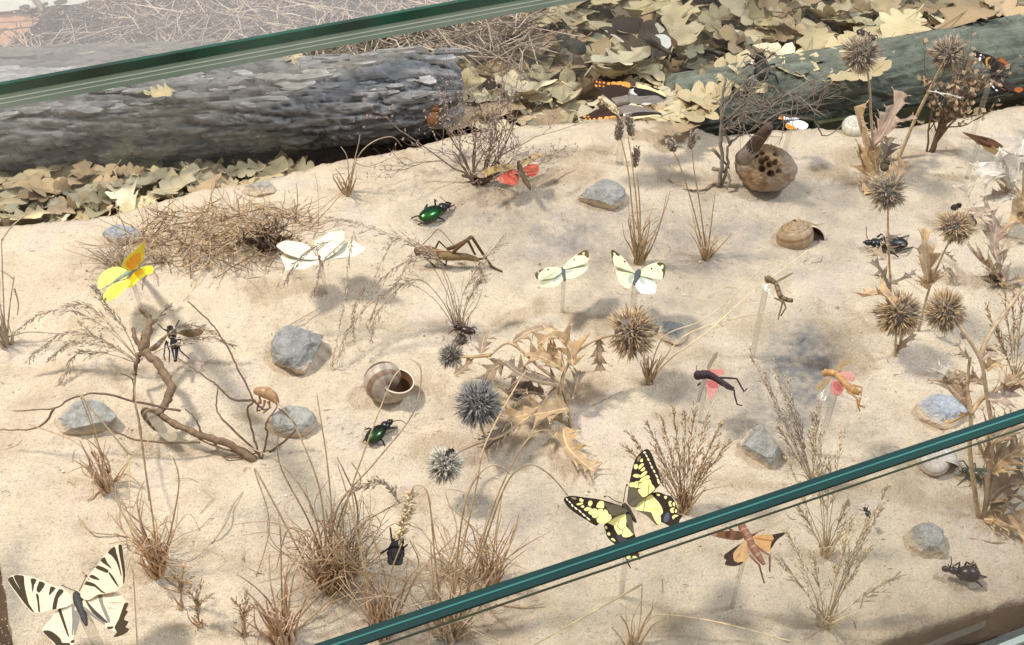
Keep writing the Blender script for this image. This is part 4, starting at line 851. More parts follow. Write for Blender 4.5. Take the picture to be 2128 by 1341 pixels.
# --- black wasp-like insect on a rod
Z = (310, 665, 13.41); h0 = 1.9; BKC = hx('141417')
t_ = bug('wasp', 'black wasp with smoky brown spread wings over the gnarled branch', 'wasp', 365, 735)
body(t_, z3(Z, '580 190 .1 580 290 .1 630 370 .1 650 480 .05', h0), [0.112, 0.21, 0.294, 0.238], BKC, 'thorax', 'chitin', 12)
body(t_, z3(Z, '660 530 0 690 660 0 720 840 -.1 730 1030 -.2 730 1150 -.25', h0), [0.151, 0.244, 0.22, 0.128, 0.0928], BKC, 'abdomen', 'chitin', 12)
m = M(); c_ = z3(Z, '580 215 .1', h0)[0]; m.ell(c_, V((.2, 0, 0)), V((0, .15, 0)), V((0, 0, .15)), 12, 8, BKC); part('head', m, MT['chitin'], t_)
pp = z3(Z, '640 400 .1', h0)[0]
SM = clear('smoky_wing', (.45, .34, .2), .6, .2, (.2, .13, .07)); MT['smoky'] = SM
wing(t_, 'wing', pp, V((-.25, -.2, .9)), zc(Z, '760 380 900 310 1150 240 1380 230 1490 280 1480 350 1380 430 1150 500 950 450 820 400'), hx('5a4020'), [], SM)
wing(t_, 'wing', pp, V((.3, -.2, .9)), zc(Z, '490 430 380 490 200 620 60 730 0 810 20 860 160 850 300 720 420 590 480 500'), hx('5a4020'), [], SM)
legs(t_, Z, ['490 300 0 400 260 .1 250 120 0', '740 380 0 740 190 .1 840 0 0', '740 560 0 890 540 .1 840 700 0', '800 640 0 860 850 0 1120 1090 -.4', '520 620 0 500 680 0 570 880 -.2 555 1190 -.6', '480 580 0 440 720 0 410 1010 -.3 450 1130 -.6'], h0, .05, BKC)
rod(t_, z3(Z, '680 640 -.3', h0)[0], .1)
# --- black fly-like insect on grass
Z = (790, 1090, 13.41); h0 = 3.2
t_ = bug('bug', 'matt black square-ended insect clinging to the grass tuft', 'insect', 823, 1190)
body(t_, z3(Z, '470 420 .2 460 560 .2 450 680 .15', h0), [.2, .32, .42], BKC, 'thorax', 'matt', 12)
m = M(); c_ = z3(Z, '470 420 .2', h0)[0]; m.ell(c_, V((.24, 0, 0)), V((0, .16, 0)), V((0, 0, .16)), 12, 8, BKC); part('head', m, MT['matt'], t_)
pp = z3(Z, '430 850 .25', h0)[0]
for q in ('340 640 440 660 430 900 400 1110 300 1140 215 1090 205 960 240 830', '440 660 560 640 630 800 640 950 620 1080 560 1130 470 1110 440 900'):
    wing(t_, 'wing', pp, V((.05, -.3, .95)), zc(Z, q), hx('1c1d1e'), [], MT['matt'])
body(t_, z3(Z, '450 700 0 440 850 -.05 420 1060 -.1', h0), [.4, .44, .3], BKC, 'abdomen', 'matt', 12)
legs(t_, Z, ['370 560 0 320 400 .1 280 90 .2', '330 620 0 160 720 0 0 810 0', '340 680 0 200 780 -.1 240 900 -.3', '550 520 0 640 540 .1 640 310 .2', '580 600 0 680 640 .1 760 560 0', '600 760 0 650 800 -.1 630 920 -.3'], h0, .06, BKC, 'matt')
# --- bush-cricket standing on the sand
Z = (850, 470, 10.133); CB = hx('61482e'); CD = hx('3d2c1e'); CL = hx('7f6946')
t_ = bug('bush_cricket', 'brown long-legged bush cricket standing on the sand below the green beetle', 'bush cricket', 945, 560)
body(t_, z3(Z, '150 470 1.3 180 520 1.25 230 560 1.2', 0), [0.136, 0.286, 0.306], CB, 'head', 'matt', 12)
body(t_, z3(Z, '220 500 1.35 340 520 1.3 480 540 1.25 560 580 1.2', 0), [0.272, 0.374, 0.354, 0.286], hx('6c5136'), 'thorax', 'matt', 12)
body(t_, z3(Z, '520 580 1.2 700 620 1.15 950 640 1.0 1200 650 .9 1400 700 .8 1480 710 .75', 0), [0.277, 0.33, 0.304, 0.251, 0.185, 0.0924], CL, 'abdomen', 'matt', 12, (3, hx('7a6440')))
body(t_, z3(Z, '1440 700 .8 1540 690 .75 1600 680 .7', 0), [.1, .08, .03], CB, 'ovipositor', 'matt', 7)
pp = z3(Z, '650 540 1.5', 0)[0]
wing(t_, 'wing', pp, V((.1, -.75, .65)), zc(Z, '480 560 560 480 700 500 860 520 920 560 850 590 700 600 560 600'), hx('7a5636'), [(hx('c0a47c'), zc(Z, '500 500 700 500 900 520 700 525'))], MT['matt'])
legs(t_, Z, ['900 600 1.1 1000 480 1.7 1300 230 2.6 1330 240 2.6 1600 650 .5 1750 860 .1 1960 960 .03', '820 480 1.1 960 440 1.6 1200 300 2.3 1260 340 2.3 1390 600 .6'], 0, .13, CB, 'matt')
legs(t_, Z, ['560 460 1.1 580 420 1.2 630 320 1.7 780 460 .6', '400 660 .8 560 680 .9 780 830 .03', '700 680 .7 800 640 .9 780 800 .05', '300 620 .9 380 700 .6 560 870 .03', '1480 800 .3 1530 1000 .2 1620 1190 .03'], 0, .08, CB, 'matt')
feelers(t_, Z, ['180 450 1.4 0 400 1.4 -120 380 1.3', '240 440 1.5 480 200 1.9 640 80 2.1 940 400 1.3'], 0, .03, CD)
# --- grasshoppers in flight on rods
def hopper(label, z, gpx, bodypts, brad, col, wings, lg, ft, h0, head, hr, rodat, bands=None, name='grasshopper', rodr=.12):
    t_ = bug(name, label, 'grasshopper', *gpx)
    body(t_, z3(z, bodypts, h0), brad, col, 'body', 'matt', 10, bands)
    m = M(); c_ = z3(z, head, h0)[0]; m.ell(c_, V((hr, 0, 0)), V((0, hr, 0)), V((0, 0, hr*1.2)), 12, 9, col); part('head', m, MT['matt'], t_)
    for nm, pl, poly, base, pats, mt_ in wings:
        wing(t_, nm, z3(z, pl[0], h0)[0], V(pl[1]), zc(z, poly), base, [(c, zc(z, s)) for c, s in pats], mt_)
    legs(t_, z, lg, h0, .06, col, 'matt')
    feelers(t_, z, ft, h0, .025, hx('4a3626'))
    if rodat: rod(t_, z3(z, rodat, h0)[0], rodr)
    return t_
RED = hx('cc6552'); RDL = hx('d98d7a')
Z = (985, 305, 13.3); h0 = hgt(1080, 352, 398)
hopper('grasshopper with spread coral-red hind wings beside the dark twiggy shrub', Z, (1075, 398), '1230 440 0 1260 560 .1 1310 720 .1 1400 900 .05 1500 1060 0 1560 1180 -.05', [0.101, 0.216, 0.202, 0.202, 0.173, 0.072], hx('5b4a34'), [
 ('hindwing', ('1200 600 .1', (.2, -.25, .95)), '1180 620 1050 610 900 700 720 780 620 880 720 1020 900 1040 1080 1070 1200 1000 1250 900 1230 720', RED, [(hx('4a3a34'), '450 790 620 740 740 740 640 870 560 850'), (RDL, '640 880 760 840 820 1000 720 1030'), (hx('d9563f'), '1000 640 1080 640 960 900 920 880')], MT['painted']),
 ('hindwing', ('1330 600 .1', (-.2, -.25, .95)), '1350 590 1480 540 1640 490 1760 500 1800 620 1740 780 1620 840 1500 800 1420 720', RED, [(hx('8a3a30'), '1380 545 1560 470 1700 330 1800 310 1790 400 1680 480 1500 560'), (hx('c9543f'), '1480 620 1760 630 1740 650 1500 650')], MT['painted']),
 ('forewing', ('1180 540 .2', (.25, -.2, .95)), '1180 560 1050 480 850 470 600 530 350 620 80 760 200 850 450 780 750 700 1000 640', hx('b39a68'), [(hx('857048'), '540 560 620 560 620 690 540 690'), (hx('7a6442'), '790 520 880 500 870 600 800 610'), (hx('a8907a'), '80 760 200 690 300 800 200 850')], MT['painted']),
 ('forewing', ('1300 540 .2', (-.25, -.2, .95)), '1270 560 1290 420 1440 330 1580 220 1760 160 1880 190 1870 260 1720 330 1580 420 1450 500', hx('b8a074'), [(hx('6a5236'), '1490 220 1570 220 1580 340 1520 350'), (hx('7a6442'), '1340 330 1470 330 1460 390 1350 400')], MT['painted'])], [], ['1220 440 0 1180 360 .1', '1240 440 0 1270 370 .1'], h0, '1235 450 0', .14, '1200 760 -.2')
Z = (1430, 730, 11.177); h0 = hgt(1490, 795, 872)
hopper('dark grasshopper with pink-red hind wings left of the bluish sand patch', Z, (1478, 872), '220 540 .1 330 550 .15 450 550 .1 600 610 .05 800 740 0 1060 880 -.05', [0.186, 0.285, 0.26, 0.211, 0.186, 0.0992], hx('35262a'), [
 ('hindwing', ('560 580 .1', (-.1, -.35, .9)), '470 480 540 430 660 440 780 435 830 500 800 560 680 570 600 560', hx('cd8177'), [], MT['painted']),
 ('hindwing', ('500 650 .1', (.1, -.35, .9)), '460 670 560 680 690 770 690 870 620 980 560 1110 490 1060 450 900 420 760', hx('cd8e85'), [(hx('b5645e'), '470 680 600 700 690 780 680 860 520 850 450 770')], MT['painted']),
 ('forewing', ('450 500 .15', (-.2, -.3, .9)), '450 470 440 360 520 220 620 60 700 10 660 150 580 280 510 430', hx('8f7f6c'), [], MT['painted']),
 ('forewing', ('400 620 .15', (.2, -.3, .9)), '440 600 340 620 290 780 220 1000 210 1180 280 1180 320 1000 400 780 450 680', hx('8d8172'), [], MT['painted'])],
 ['620 620 0 880 620 .2 1130 640 .2 1300 940 -.3 1370 870 -.3', '740 720 0 900 860 .1 1070 910 0 1080 1020 -.2 1140 1240 -.6 1260 1260 -.6', '290 740 -.2 220 800 -.4'], ['200 470 .2 190 330 .5'], h0, '230 560 .1', .26, '400 860 -.3')
Z = (1690, 740, 11.177); h0 = hgt(1748, 800, 932)
hopper('orange-brown grasshopper with pink hind wings over the bluish sand patch', Z, (1738, 932), '290 380 .1 420 390 .15 560 450 .1 720 620 .05 900 780 0 1080 870 -.05', [0.149, 0.211, 0.186, 0.174, 0.223, 0.124], hx('b58a58'), [
 ('hindwing', ('560 500 .1', (.1, -.35, .9)), '430 560 540 560 650 620 710 720 700 820 600 920 480 900 410 800', hx('ce8b82'), [(hx('bb6c64'), '460 620 560 600 680 760 600 820 500 760')], MT['painted']),
 ('hindwing', ('640 440 .1', (-.1, -.35, .9)), '600 420 680 370 820 370 920 430 970 560 900 610 780 560 680 490', hx('d1998f'), [], MT['painted']),
 ('forewing', ('480 420 .15', (-.1, -.4, .9)), '520 320 600 200 760 110 880 80 900 130 780 220 650 310 580 360', hx('a8926a'), [], MT['painted']),
 ('forewing', ('400 420 .15', (.1, -.4, .9)), '400 470 300 480 160 600 60 720 80 820 200 780 330 640 420 540', hx('a8906c'), [], MT['painted']),
 ('hindwing', ('420 560 .12', (.15, -.4, .9)), '430 560 360 640 260 760 130 880 60 980 160 1040 260 1030 340 900 410 780', hx('efe6dc'), [], MT['film'])],
 ['800 690 0 960 690 .1 1130 730 .1 1110 930 -.1', '780 820 0 900 890 0 1010 980 -.1 1040 1170 -.5 1090 1290 -.8', '1090 960 -.1 1050 1140 -.4 1200 1200 -.6'], ['270 370 .2 200 250 .5'], h0, '280 390 .1', .2, '500 900 -.3', (5, hx('c9a274')), rodr=.16)
Z = (1465, 1075, 9.578); h0 = hgt(1555, 1130, 1258)
hopper('brown grasshopper with orange-tan black-edged hind wings below the glass edge', Z, (1540, 1258), '730 190 .1 790 290 .15 860 400 .1 930 560 .05 1040 740 0 1180 940 -.1', [0.156, 0.216, 0.216, 0.192, 0.18, 0.084], hx('8a5f4a'), [
 ('forewing', ('760 380 .15', (.15, -.3, .9)), '800 380 690 290 500 270 280 270 80 310 100 345 260 390 480 440 680 460', hx('7d4f34'), [(hx('4d2e1c'), '420 290 510 280 480 420 410 380'), (hx('5f3c26'), '620 300 720 310 740 440 590 440'), (hx('b08468'), '80 310 230 280 230 370 110 345')], MT['painted']),
 ('hindwing', ('820 500 .1', (.1, -.35, .9)), '800 470 700 530 560 620 400 740 380 800 430 850 390 920 460 960 600 970 740 930 820 870 880 740 880 600', hx('d6ac78'), [(hx('3a241a'), '560 620 720 520 640 620 570 720 590 860 640 880 650 900 760 880 740 930 600 970 460 960 390 930 430 860 380 800 400 740'), (hx('c79a80'), '820 560 870 560 880 720 800 700')], MT['painted']),
 ('hindwing', ('980 460 .1', (-.1, -.35, .9)), '950 390 1100 350 1330 340 1480 310 1620 290 1600 330 1470 420 1400 500 1340 610 1280 690 1160 650 1050 570 990 480', hx('d2a368'), [(hx('2e1c12'), '1340 345 1480 310 1620 290 1600 330 1470 420 1400 510 1300 640 1330 470 1380 420'), (hx('a8703c'), '1000 410 1320 450 1330 480 1010 440')], MT['painted']),
 ('forewing', ('900 330 .2', (-.3, -.3, .9)), '900 340 1050 250 1200 160 1380 70 1560 20 1600 60 1450 140 1250 220 1050 310', hx('b08a6c'), [(hx('8a5a40'), '1190 170 1290 130 1300 190 1220 220')], MT['film'])],
 ['1000 560 0 1180 690 .1 1290 760 .1 1290 1080 -.6', '900 760 0 980 850 0 1080 950 -.1 1130 1140 -.6 1180 1310 -1', '540 270 .1 480 220 .2 410 195 .2', '930 370 .1 1050 290 .2 1180 250 .2'], ['700 180 .2 640 150 .3', '710 170 .2 700 110 .3'], h0, '740 200 .12', .2, '820 640 -.3', (4, hx('a88068')))
Z = (1570, 560, 12.19); h0 = hgt(1610, 600, 742)
hopper('thin banded grasshopper on a tall clear rod between thistle and grey stone', Z, (1592, 742), '330 250 .1 420 290 .1 520 370 .05 570 520 0 640 680 -.05 800 770 -.1 950 790 -.1', [0.204, 0.18, 0.132, 0.144, 0.156, 0.144, 0.12], hx('7a6448'), [
 ('forewing', ('500 310 .1', (-.1, -.4, .9)), '510 300 600 230 750 160 930 90 950 110 830 180 690 260 560 330', hx('8f7a60'), [], MT['painted']),
 ('forewing', ('420 370 .1', (.1, -.4, .9)), '460 370 320 360 160 410 0 470 10 560 130 520 300 460 440 400', hx('a8967c'), [], MT['film']),
 ('hindwing', ('460 420 .05', (.1, -.4, .9)), '470 390 360 450 250 480 100 560 130 680 300 620 430 700 480 680 500 500', hx('b3a088'), [], MT['film']),
 ('hindwing', ('600 380 .05', (-.1, -.4, .9)), '580 340 760 280 960 220 900 360 800 520 720 640 640 560 600 440', hx('c3b298'), [], MT['film'])],
 ['640 760 -.1 720 840 -.2 770 970 -.4 640 1180 -.9', '620 760 -.1 680 860 -.2 600 1150 -.8 570 1280 -1', '600 770 -.1 540 750 0 470 720 0'], ['280 230 .2 220 170 .4'], h0, '320 250 .1', .22, '270 480 -.1', (4, hx('3a3226')), rodr=.17)
# --- cicada on the branch, nymph skin, little beetles and bees
Z = (30, 600, 3.625)
t_ = bug('cicada', 'mottled brown cicada with clear folded wings on the gnarled branch', 'cicada', 325, 880)
body(t_, z3(Z, '975 920 1.6 1020 960 1.6 1080 1030 1.5 1140 1080 1.4', 0), [0.238, 0.408, 0.374, 0.136], hx('4d4030'), 'body', 'matt', 12, (3, hx('7a6a4c')))
for s_, n_ in (('1000 930 1080 960 1150 1040 1220 1090 1215 1140 1160 1150 1090 1080 1020 1000', (.3, -.3, .9)), ('985 950 1040 1040 1110 1110 1170 1150 1130 1130 1060 1070', (-.4, -.3, .8))):
    wing(t_, 'wing', z3(Z, '1060 1000 2.0', 0)[0], V(n_), zc(Z, s_), hx('b3a488'), [], MT['film'])
Z = (500, 790, 11.176); NC = hx('c4a079')
t_ = bug('nymph_skin', 'translucent orange-brown cicada nymph skin clinging to a twig', 'insect skin', 553, 850)
MT['amber'] = mat('amber_skin', None, .35, .25, 250, .3, .5, trans=.4)
body(t_, z3(Z, '340 250 1.9 470 270 2.0 600 300 2.0 760 400 1.9 860 540 1.6', 0), [0.187, 0.302, 0.36, 0.302, 0.115], NC, 'body', 'amber', 14, (4, hx('cdac86')))
for q in ('420 210 2.1 440 400 1.7 470 540 1.2', '460 470 1.6 400 600 1.2 380 720 .9 460 700 .9', '560 480 1.6 540 600 1.3 480 680 1.1', '650 500 1.6 680 640 1.3 520 770 1.0'):
    m = M(); c_ = z3(Z, q, 0); m.tube(c_, [.1]+[.06]*(len(c_)-1), 6, hx('cba27a')); part('leg', m, MT['amber'], t_)
def small(label, name, px, py, h, ang, L, wd_, col, leggy=True, mt='chitin', cat='beetle', zbase=None):
    c_ = P(px, py, h) if zbase is None else PZ(px, py, h)
    t_ = thing(name, label, cat, c_-UP*wd_*.6)
    an = math.radians(ang); d = V((math.cos(an), math.sin(an)*.85, -math.sin(an)*-.35)).normalized(); l = UP.cross(d).normalized(); n_ = d.cross(l)
    m = M(); m.ell(c_-d*L*.15, d*L*.36, l*wd_, n_*wd_*.8, 16, 10, col); part('wing_case', m, MT[mt], t_)
    m = M(); m.ell(c_+d*L*.28, d*L*.14, l*wd_*.8, n_*wd_*.7, 12, 8, tuple(q*.8 for q in col)); part('thorax', m, MT[mt], t_)
    m = M(); m.ell(c_+d*L*.45, d*L*.09, l*wd_*.5, n_*wd_*.5, 10, 7, tuple(q*.7 for q in col)); part('head', m, MT[mt], t_)
    if leggy:
        for sd in (1, -1):
            for k, (f_, sp_) in enumerate(((.3, .5), (.05, .1), (-.2, -.4))):
                a_ = c_+d*L*f_+l*sd*wd_*.7; b_ = a_+l*sd*wd_*.9+d*L*sp_*.35+n_*wd_*.2; e_ = b_+l*sd*wd_*.5+d*L*sp_*.3-n_*wd_*1.1
                m = M(); m.tube([a_, b_, e_], [L*.03, L*.028, L*.014], 5, tuple(q*.7 for q in col)); part('leg', m, MT[mt], t_)
            m = M(); a_ = c_+d*L*.5+l*sd*wd_*.25; m.tube([a_, a_+d*L*.14+l*sd*wd_*.4+n_*wd_*.3, a_+d*L*.2+l*sd*wd_*.9+n_*wd_*.3], [L*.015, L*.013, L*.01], 4, col); part('antenna', m, MT[mt], t_)
    return t_
small('small dark brown beetle on the small grey thistle head', 'beetle', 966, 685, 4.0, 160, 1.35, .26, hx('2e1a12'))
small('dark brown beetle on top of the far thistle head, upper right', 'beetle', 1799, 73, 8.6, -35, 1.5, .33, hx('3a2a1c'))
small('small black beetle on a grass panicle right of the brown grasshopper', 'beetle', 1803, 1066, 1.2, 115, .65, .17, hx('1c1712'))
small('mottled green-black beetle behind the spiny plant at right', 'beetle', 2032, 985, .4, 165, 1.7, .42, hx('39402c'))
small('dark bee on the white-spined thistle head', 'bee', 931, 943, 3.6, 40, .75, .24, hx('2c2620'), False, 'matt', 'bee')
small('brown bee on the thistle head above the black beetle', 'bee', 1840, 345, 6.2, 60, .9, .28, hx('4a3d2e'), False, 'matt', 'bee')
small('dark bee at the top of the thistle head near the silvery leaves', 'bee', 1987, 430, hgt(1985, 470, 690)+.3, 30, .7, .22, hx('241d18'), False, 'matt', 'bee')
small('dark bee between the thistle head and the broad dry stem', 'bee', 2020, 458, 4.0, 100, .9, .26, hx('2c2520'), False, 'matt', 'bee')
small('black beetle on the leaf litter beside the white-banded butterfly', 'beetle', 1188, 92, .9, 140, 3.0, .75, hx('2a2c2e'), True, 'matt', 'beetle', 0)
small('black beetle in the leaf litter below the cover edge', 'beetle', 1066, 82, .6, 20, 1.8, .4, hx('33342e'), True, 'matt', 'beetle', 0)
small('black beetle behind the bare twigs on the green log', 'beetle', 1582, 140, 4.0, 90, 2.6, .65, hx('26241f'), True, 'matt', 'beetle', 0)
small('furry orange-brown bee on the log end beside the dark shrub', 'bee', 903, 242, 3.6, 80, 1.8, .5, hx('6a4520'), True, 'matt', 'bee', 0)
# brown ragged butterfly on a low rod at right
h0 = hgt(2040, 296, 372); t_ = bug('butterfly', 'ragged rust-brown butterfly on a thin grey rod near the right edge', 'butterfly', 2032, 372)
t_['category'] = 'butterfly'; pp = P(2045, 298, h0)
wing(t_, 'wing', pp, V((.1, -.4, .9)), [(2000, 276), (2020, 278), (2046, 284), (2066, 292), (2084, 306), (2068, 308), (2052, 300), (2034, 300), (2022, 290)], hx('6b4a30'), [(hx('4a2c1c'), [(2034, 286), (2052, 288), (2050, 300), (2036, 302)])], MT['painted'])
wing(t_, 'wing', pp, V((-.1, -.4, .9)), [(2040, 298), (2056, 298), (2074, 312), (2082, 330), (2064, 318), (2050, 312)], hx('8a7048'), [], MT['painted'])
body(t_, [P(2028, 288, h0), P(2042, 296, h0), P(2060, 303, h0)], [.1, .2, .08], hx('5a3a24'))
rod(t_, P(2034, 297, h0), .16)
# ================================================================ plants
random.seed(5)
def PX(s):                               # 'px py h' triples -> points
    a = [float(t) for t in s.split()]; return [P(a[i], a[i+1], a[i+2]) for i in range(0, len(a), 3)]
def strand(m, pts, r0, r1=None, n=4, sub=5, jit=0, col=None):
    c = crom(pts, sub)
    if jit: c = [c[0]]+[q+rv(jit) for q in c[1:]]
    r1 = r0*.4 if r1 is None else r1; L = len(c)-1
    m.tube(c, [r0+(r1-r0)*i/L for i in range(L+1)], n, col); return c
def spikelet(m, p, d, l, w, col=None):
    a = p; b = p+d*l; u = d.orthogonal().normalized(); v_ = d.cross(u); mid = p+d*l*.45
    m.add([a, mid+u*w, mid+v_*w, mid-u*w, mid-v_*w, b], [(0, 1, 2), (0, 2, 3), (0, 3, 4), (0, 4, 1), (5, 2, 1), (5, 3, 2), (5, 4, 3), (5, 1, 4)], col)
def plume(m, path, n, l, w=.035, droop=.3, spread=.5, start=.35):
    c = crom(path, 6); L = len(c)-1
    for k in range(n):
        s = start+(1-start)*k/n; i = min(int(s*L), L-1); p = c[i].lerp(c[i+1], s*L-i); t = (c[i+1]-c[i]).normalized()
        d = (t+rv(spread)-UP*droop*R()).normalized(); ll = l*(1.15-.7*(s-start)/(1-start))*U(.5, 1.2)
        q = p+d*ll*.5+rv(.05); e = q+(d-UP*droop*.5+rv(.2)).normalized()*ll*.5
        m.tube([p, q, e], [.018, .014, .01], 3, None, False)
        for _ in range(3):
            f = R(); o = p.lerp(q, f) if R() < .4 else q.lerp(e, f)
            spikelet(m, o, (d+rv(.5)).normalized(), U(.18, .34), w)
        spikelet(m, e, d, U(.2, .36), w)
def tuft(label, px, py, n, hgt_, spread, mt, r=.05, lean=(0, 0), brad=.35, group=None, extra=None, name='grass_tuft', clump=True, cat='grass tuft', curl=.25):
    b = P(px, py); t_ = thing(name, label, cat, b, group); m = M()
    if clump:                                    # sheaths at the foot
        for k in range(max(6, n//2)):
            an = U(0, 6.28); o = b+V((math.cos(an), math.sin(an), 0))*brad*U(0, .8)-UP*.15; d = (UP+V((math.cos(an), math.sin(an), 0))*U(0, .28)+V((lean[0], lean[1], 0))*.4+rv(.12)).normalized()
            l = hgt_*U(.18, .42); m.tube([o, o+d*l*.5, o+(d+rv(.12)).normalized()*l], [r*U(1.6, 2.4), r*1.7, r*.5], 5)
    for k in range(n):
        an = U(0, 6.28); rd = brad*math.sqrt(R())*.7; o = b+V((math.cos(an)*rd, math.sin(an)*rd, -.15))
        d = (UP+V((math.cos(an), math.sin(an), 0))*spread*U(.1, 1)+V((lean[0], lean[1], 0))+rv(.1)).normalized(); l = hgt_*U(.45, 1.1)
        p1 = o+d*l*.4+rv(.08*l); d2 = (d+rv(curl)+V((math.cos(an), math.sin(an), 0))*spread*.5).normalized(); p2 = p1+d2*l*.35
        d3 = (d2+rv(curl*1.6)-UP*U(0, .9)*spread).normalized()
        if R() < .22: d3 = (rv(1)-UP*.5).normalized()
        p3 = p2+d3*l*.35
        strand(m, [o, p1, p2, p3], r*U(.7, 1.2), r*.25, 4, 4)
    part('blades', m, MT[mt], t_, kind='stuff')
    if extra: extra(t_, b)
    return t_
def stems(t_, specs, mt, r=.05, name='stem', n=5, jit=0):
    for s in specs:
        m = M(); strand(m, PX(s), r, r*.5, n, 6, jit); part(name, m, MT[mt], t_)
def plumes(t_, specs, mt, n=26, l=1.0, droop=.3, r=.035, spread=.5, start=.35):
    for s in specs:
        pts = PX(s); m = M(); strand(m, pts, r, .012, 4, 6); plume(m, pts, n, l, .03, droop, spread, start); part('seed_plume', m, MT[mt], t_)
# ---- globe thistle heads
def head(t_, px, py, h, rpx, cols, nsp=240, squash=1.0, seed=1):
    nsp = int(nsp*1.7)
    random.seed(seed); s = proj(P(px, py, h))[2]/F; Rr = rpx*s; c = P(px, py, h)
    m = M(); m.ell(c, V((Rr*.56, 0, 0)), V((0, Rr*.56, 0)), V((0, 0, Rr*.56*squash)), 14, 10, cols[0]); o = part('flower_head', m, MT['spine'], t_)
    m = M(); g_ = math.pi*(3-math.sqrt(5))
    for k in range(nsp):
        z = 1-2*(k+.5)/nsp; a = g_*k; d = V((math.cos(a)*math.sqrt(1-z*z), math.sin(a)*math.sqrt(1-z*z), z*squash)).normalized(); d = (d+rv(.2)).normalized(); nz = noise.noise(d*1.7+V((seed*3.1, 0, 0)))
        if nz < -.38: continue
        l0, l1 = Rr*.3, Rr*U(.72, 1.02)*(1+.28*nz); b = c+d*l0; e = c+d*l1+rv(Rr*.05); mid = c+d*(l0+(l1-l0)*.55)+rv(Rr*.03)
        cc = cols[1] if R() < .55-nz*.6 else cols[2]
        if R() < .12: cc = cols[0]
        m.tube([b, mid, e], [Rr*.02, Rr*.034, Rr*.004], 4, cc, False)
        if R() < .8:
            for _ in range(2): m.spike(mid, mid+(d+rv(.5)).normalized()*Rr*.3, Rr*.016, cols[2])
    part('bracts', m, MT['spine'], o, kind='stuff', top=t_)
    random.seed(seed*3+1); return c
def pale(k, *hs): return tuple(tuple(c+(1-c)*k for c in hx(h)) for h in hs)
TANH = pale(.10, '4a3826', '8f734e', 'c4a87a'); GRYH = pale(.07, '35322f', '6a6663', '98938c'); WHTH = pale(.08, '4a443a', '9a9484', 'dcd6c4'); BRNH = pale(.10, '3f3226', '7d6a50', 'b09c7c')
def sleaf(t_, pts, wid, n, cols, curl=.5, seed=1, spine=.5, name='spiny_leaf', lobes=1.0):
    """dry thistle leaf: folded blade along a midrib with spiny lobes on both sides"""
    random.seed(seed); c = crom(pts, 5); L = len(c)-1; m = M(); col = cols
    sd = []
    for i in range(L+1):
        t = (c[min(i+1, L)]-c[max(i-1, 0)]).normalized(); s = t.cross(UP); s = s.normalized() if s.length > 1e-3 else V((1, 0, 0)); sd.append((t, s, s.cross(t)))
    for sgn in (1, -1):
        rowv = []
        for i in range(L+1):
            f = i/L; w = wid*(.25+.75*math.sin(math.pi*min(1, f*.9+.08)))*.34*(1-f*.5); t, s, u = sd[i]
            rowv.append(c[i]+s*sgn*w+u*w*curl*U(.4, 1.3)+rv(.02))
        m.add([p for i in range(L+1) for p in (c[i], rowv[i])], [(2*i, 2*i+1, 2*i+3, 2*i+2) for i in range(L)], col[0])
        for k in range(n):
            f = (k+.5+U(-.2, .2))/n; i = max(1, min(L-1, int(f*L))); t, s, u = sd[i]; w = wid*(.35+.65*math.sin(math.pi*min(1, f*.85+.12)))*lobes*U(.7, 1.2)
            tip = c[i]+s*sgn*w*.8+t*w*.45+u*w*U(-.3, curl*1.6)
            a, b = rowv[max(0, i-1)], rowv[min(L, i+1)]
            mid = (a+b)/2*.45+tip*.55+u*w*.1
            m.add([a, mid, b, tip], [(0, 1, 3), (1, 2, 3), (0, 2, 1)], col[1 if R() < .5 else 0])
            for q in range(2): m.spike(tip, tip+((tip-c[i]).normalized()+rv(.5)).normalized()*spine*U(.5, 1.1), wid*.035, col[2])
            if R() < .6: m.spike(mid, mid+(u+s*sgn*.6+rv(.4)).normalized()*spine*.7, wid*.03, col[2])
    m.tube(c, [wid*.06*(1.2-i/L) for i in range(L+1)], 5, col[2])
    part(name, m, MT['leafy'], t_, False); random.seed(seed+99)
GOLD = pale(.12, 'b08c58', 'c8a468', 'dcc08c'); TANL = pale(.12, '8f7450', 'a88a60', 'c8ae82'); BRL = pale(.10, '6f5a40', '856c4c', 'b39a70'); SILV = pale(.02, 'c9c2b4', 'dcd5c7', 'e6dfd1'); PNKL = pale(.10, 'a08670', 'b0967c', 'cdb494')
# --- the sprawling thistle in the middle
t_ = thing('globe_thistle', 'sprawling dry thistle with tan, grey and white globe heads in the centre', 'thistle', P(1180, 892))
c1 = head(t_, 1311, 690, 4.2, 62, TANH, 300, .95, 1); c2 = head(t_, 995, 840, 3.6, 58, GRYH, 300, 1, 2); c3 = head(t_, 924, 966, 3.0, 46, WHTH, 260, 1, 3); c4 = head(t_, 936, 738, 2.6, 33, (hx('55504a'), hx('85807a'), hx('b8b0a0')), 150, 1, 4); head(t_, 958, 706, 3.2, 22, BRNH, 70, 1, 5)
stems(t_, ['1188 895 -.1 1178 840 1.2 1168 790 2.4 1196 736 3.4 1240 706 3.9 1290 694 4.2', '1166 880 -.1 1162 830 1.4 1160 795 2.4 1120 762 3.2 1075 722 3.8 1050 714 3.8 1020 738 3.4', '1160 800 2.3 1120 845 1.8 1060 895 2.0 1015 912 2.2 995 870 3', '1015 912 2.2 960 935 2.4 935 950 2.8', '1075 722 3.8 1070 705 4.0 1100 682 4.4', '1020 738 3.4 985 742 3.0 955 742 2.7'], 'straw', .13)
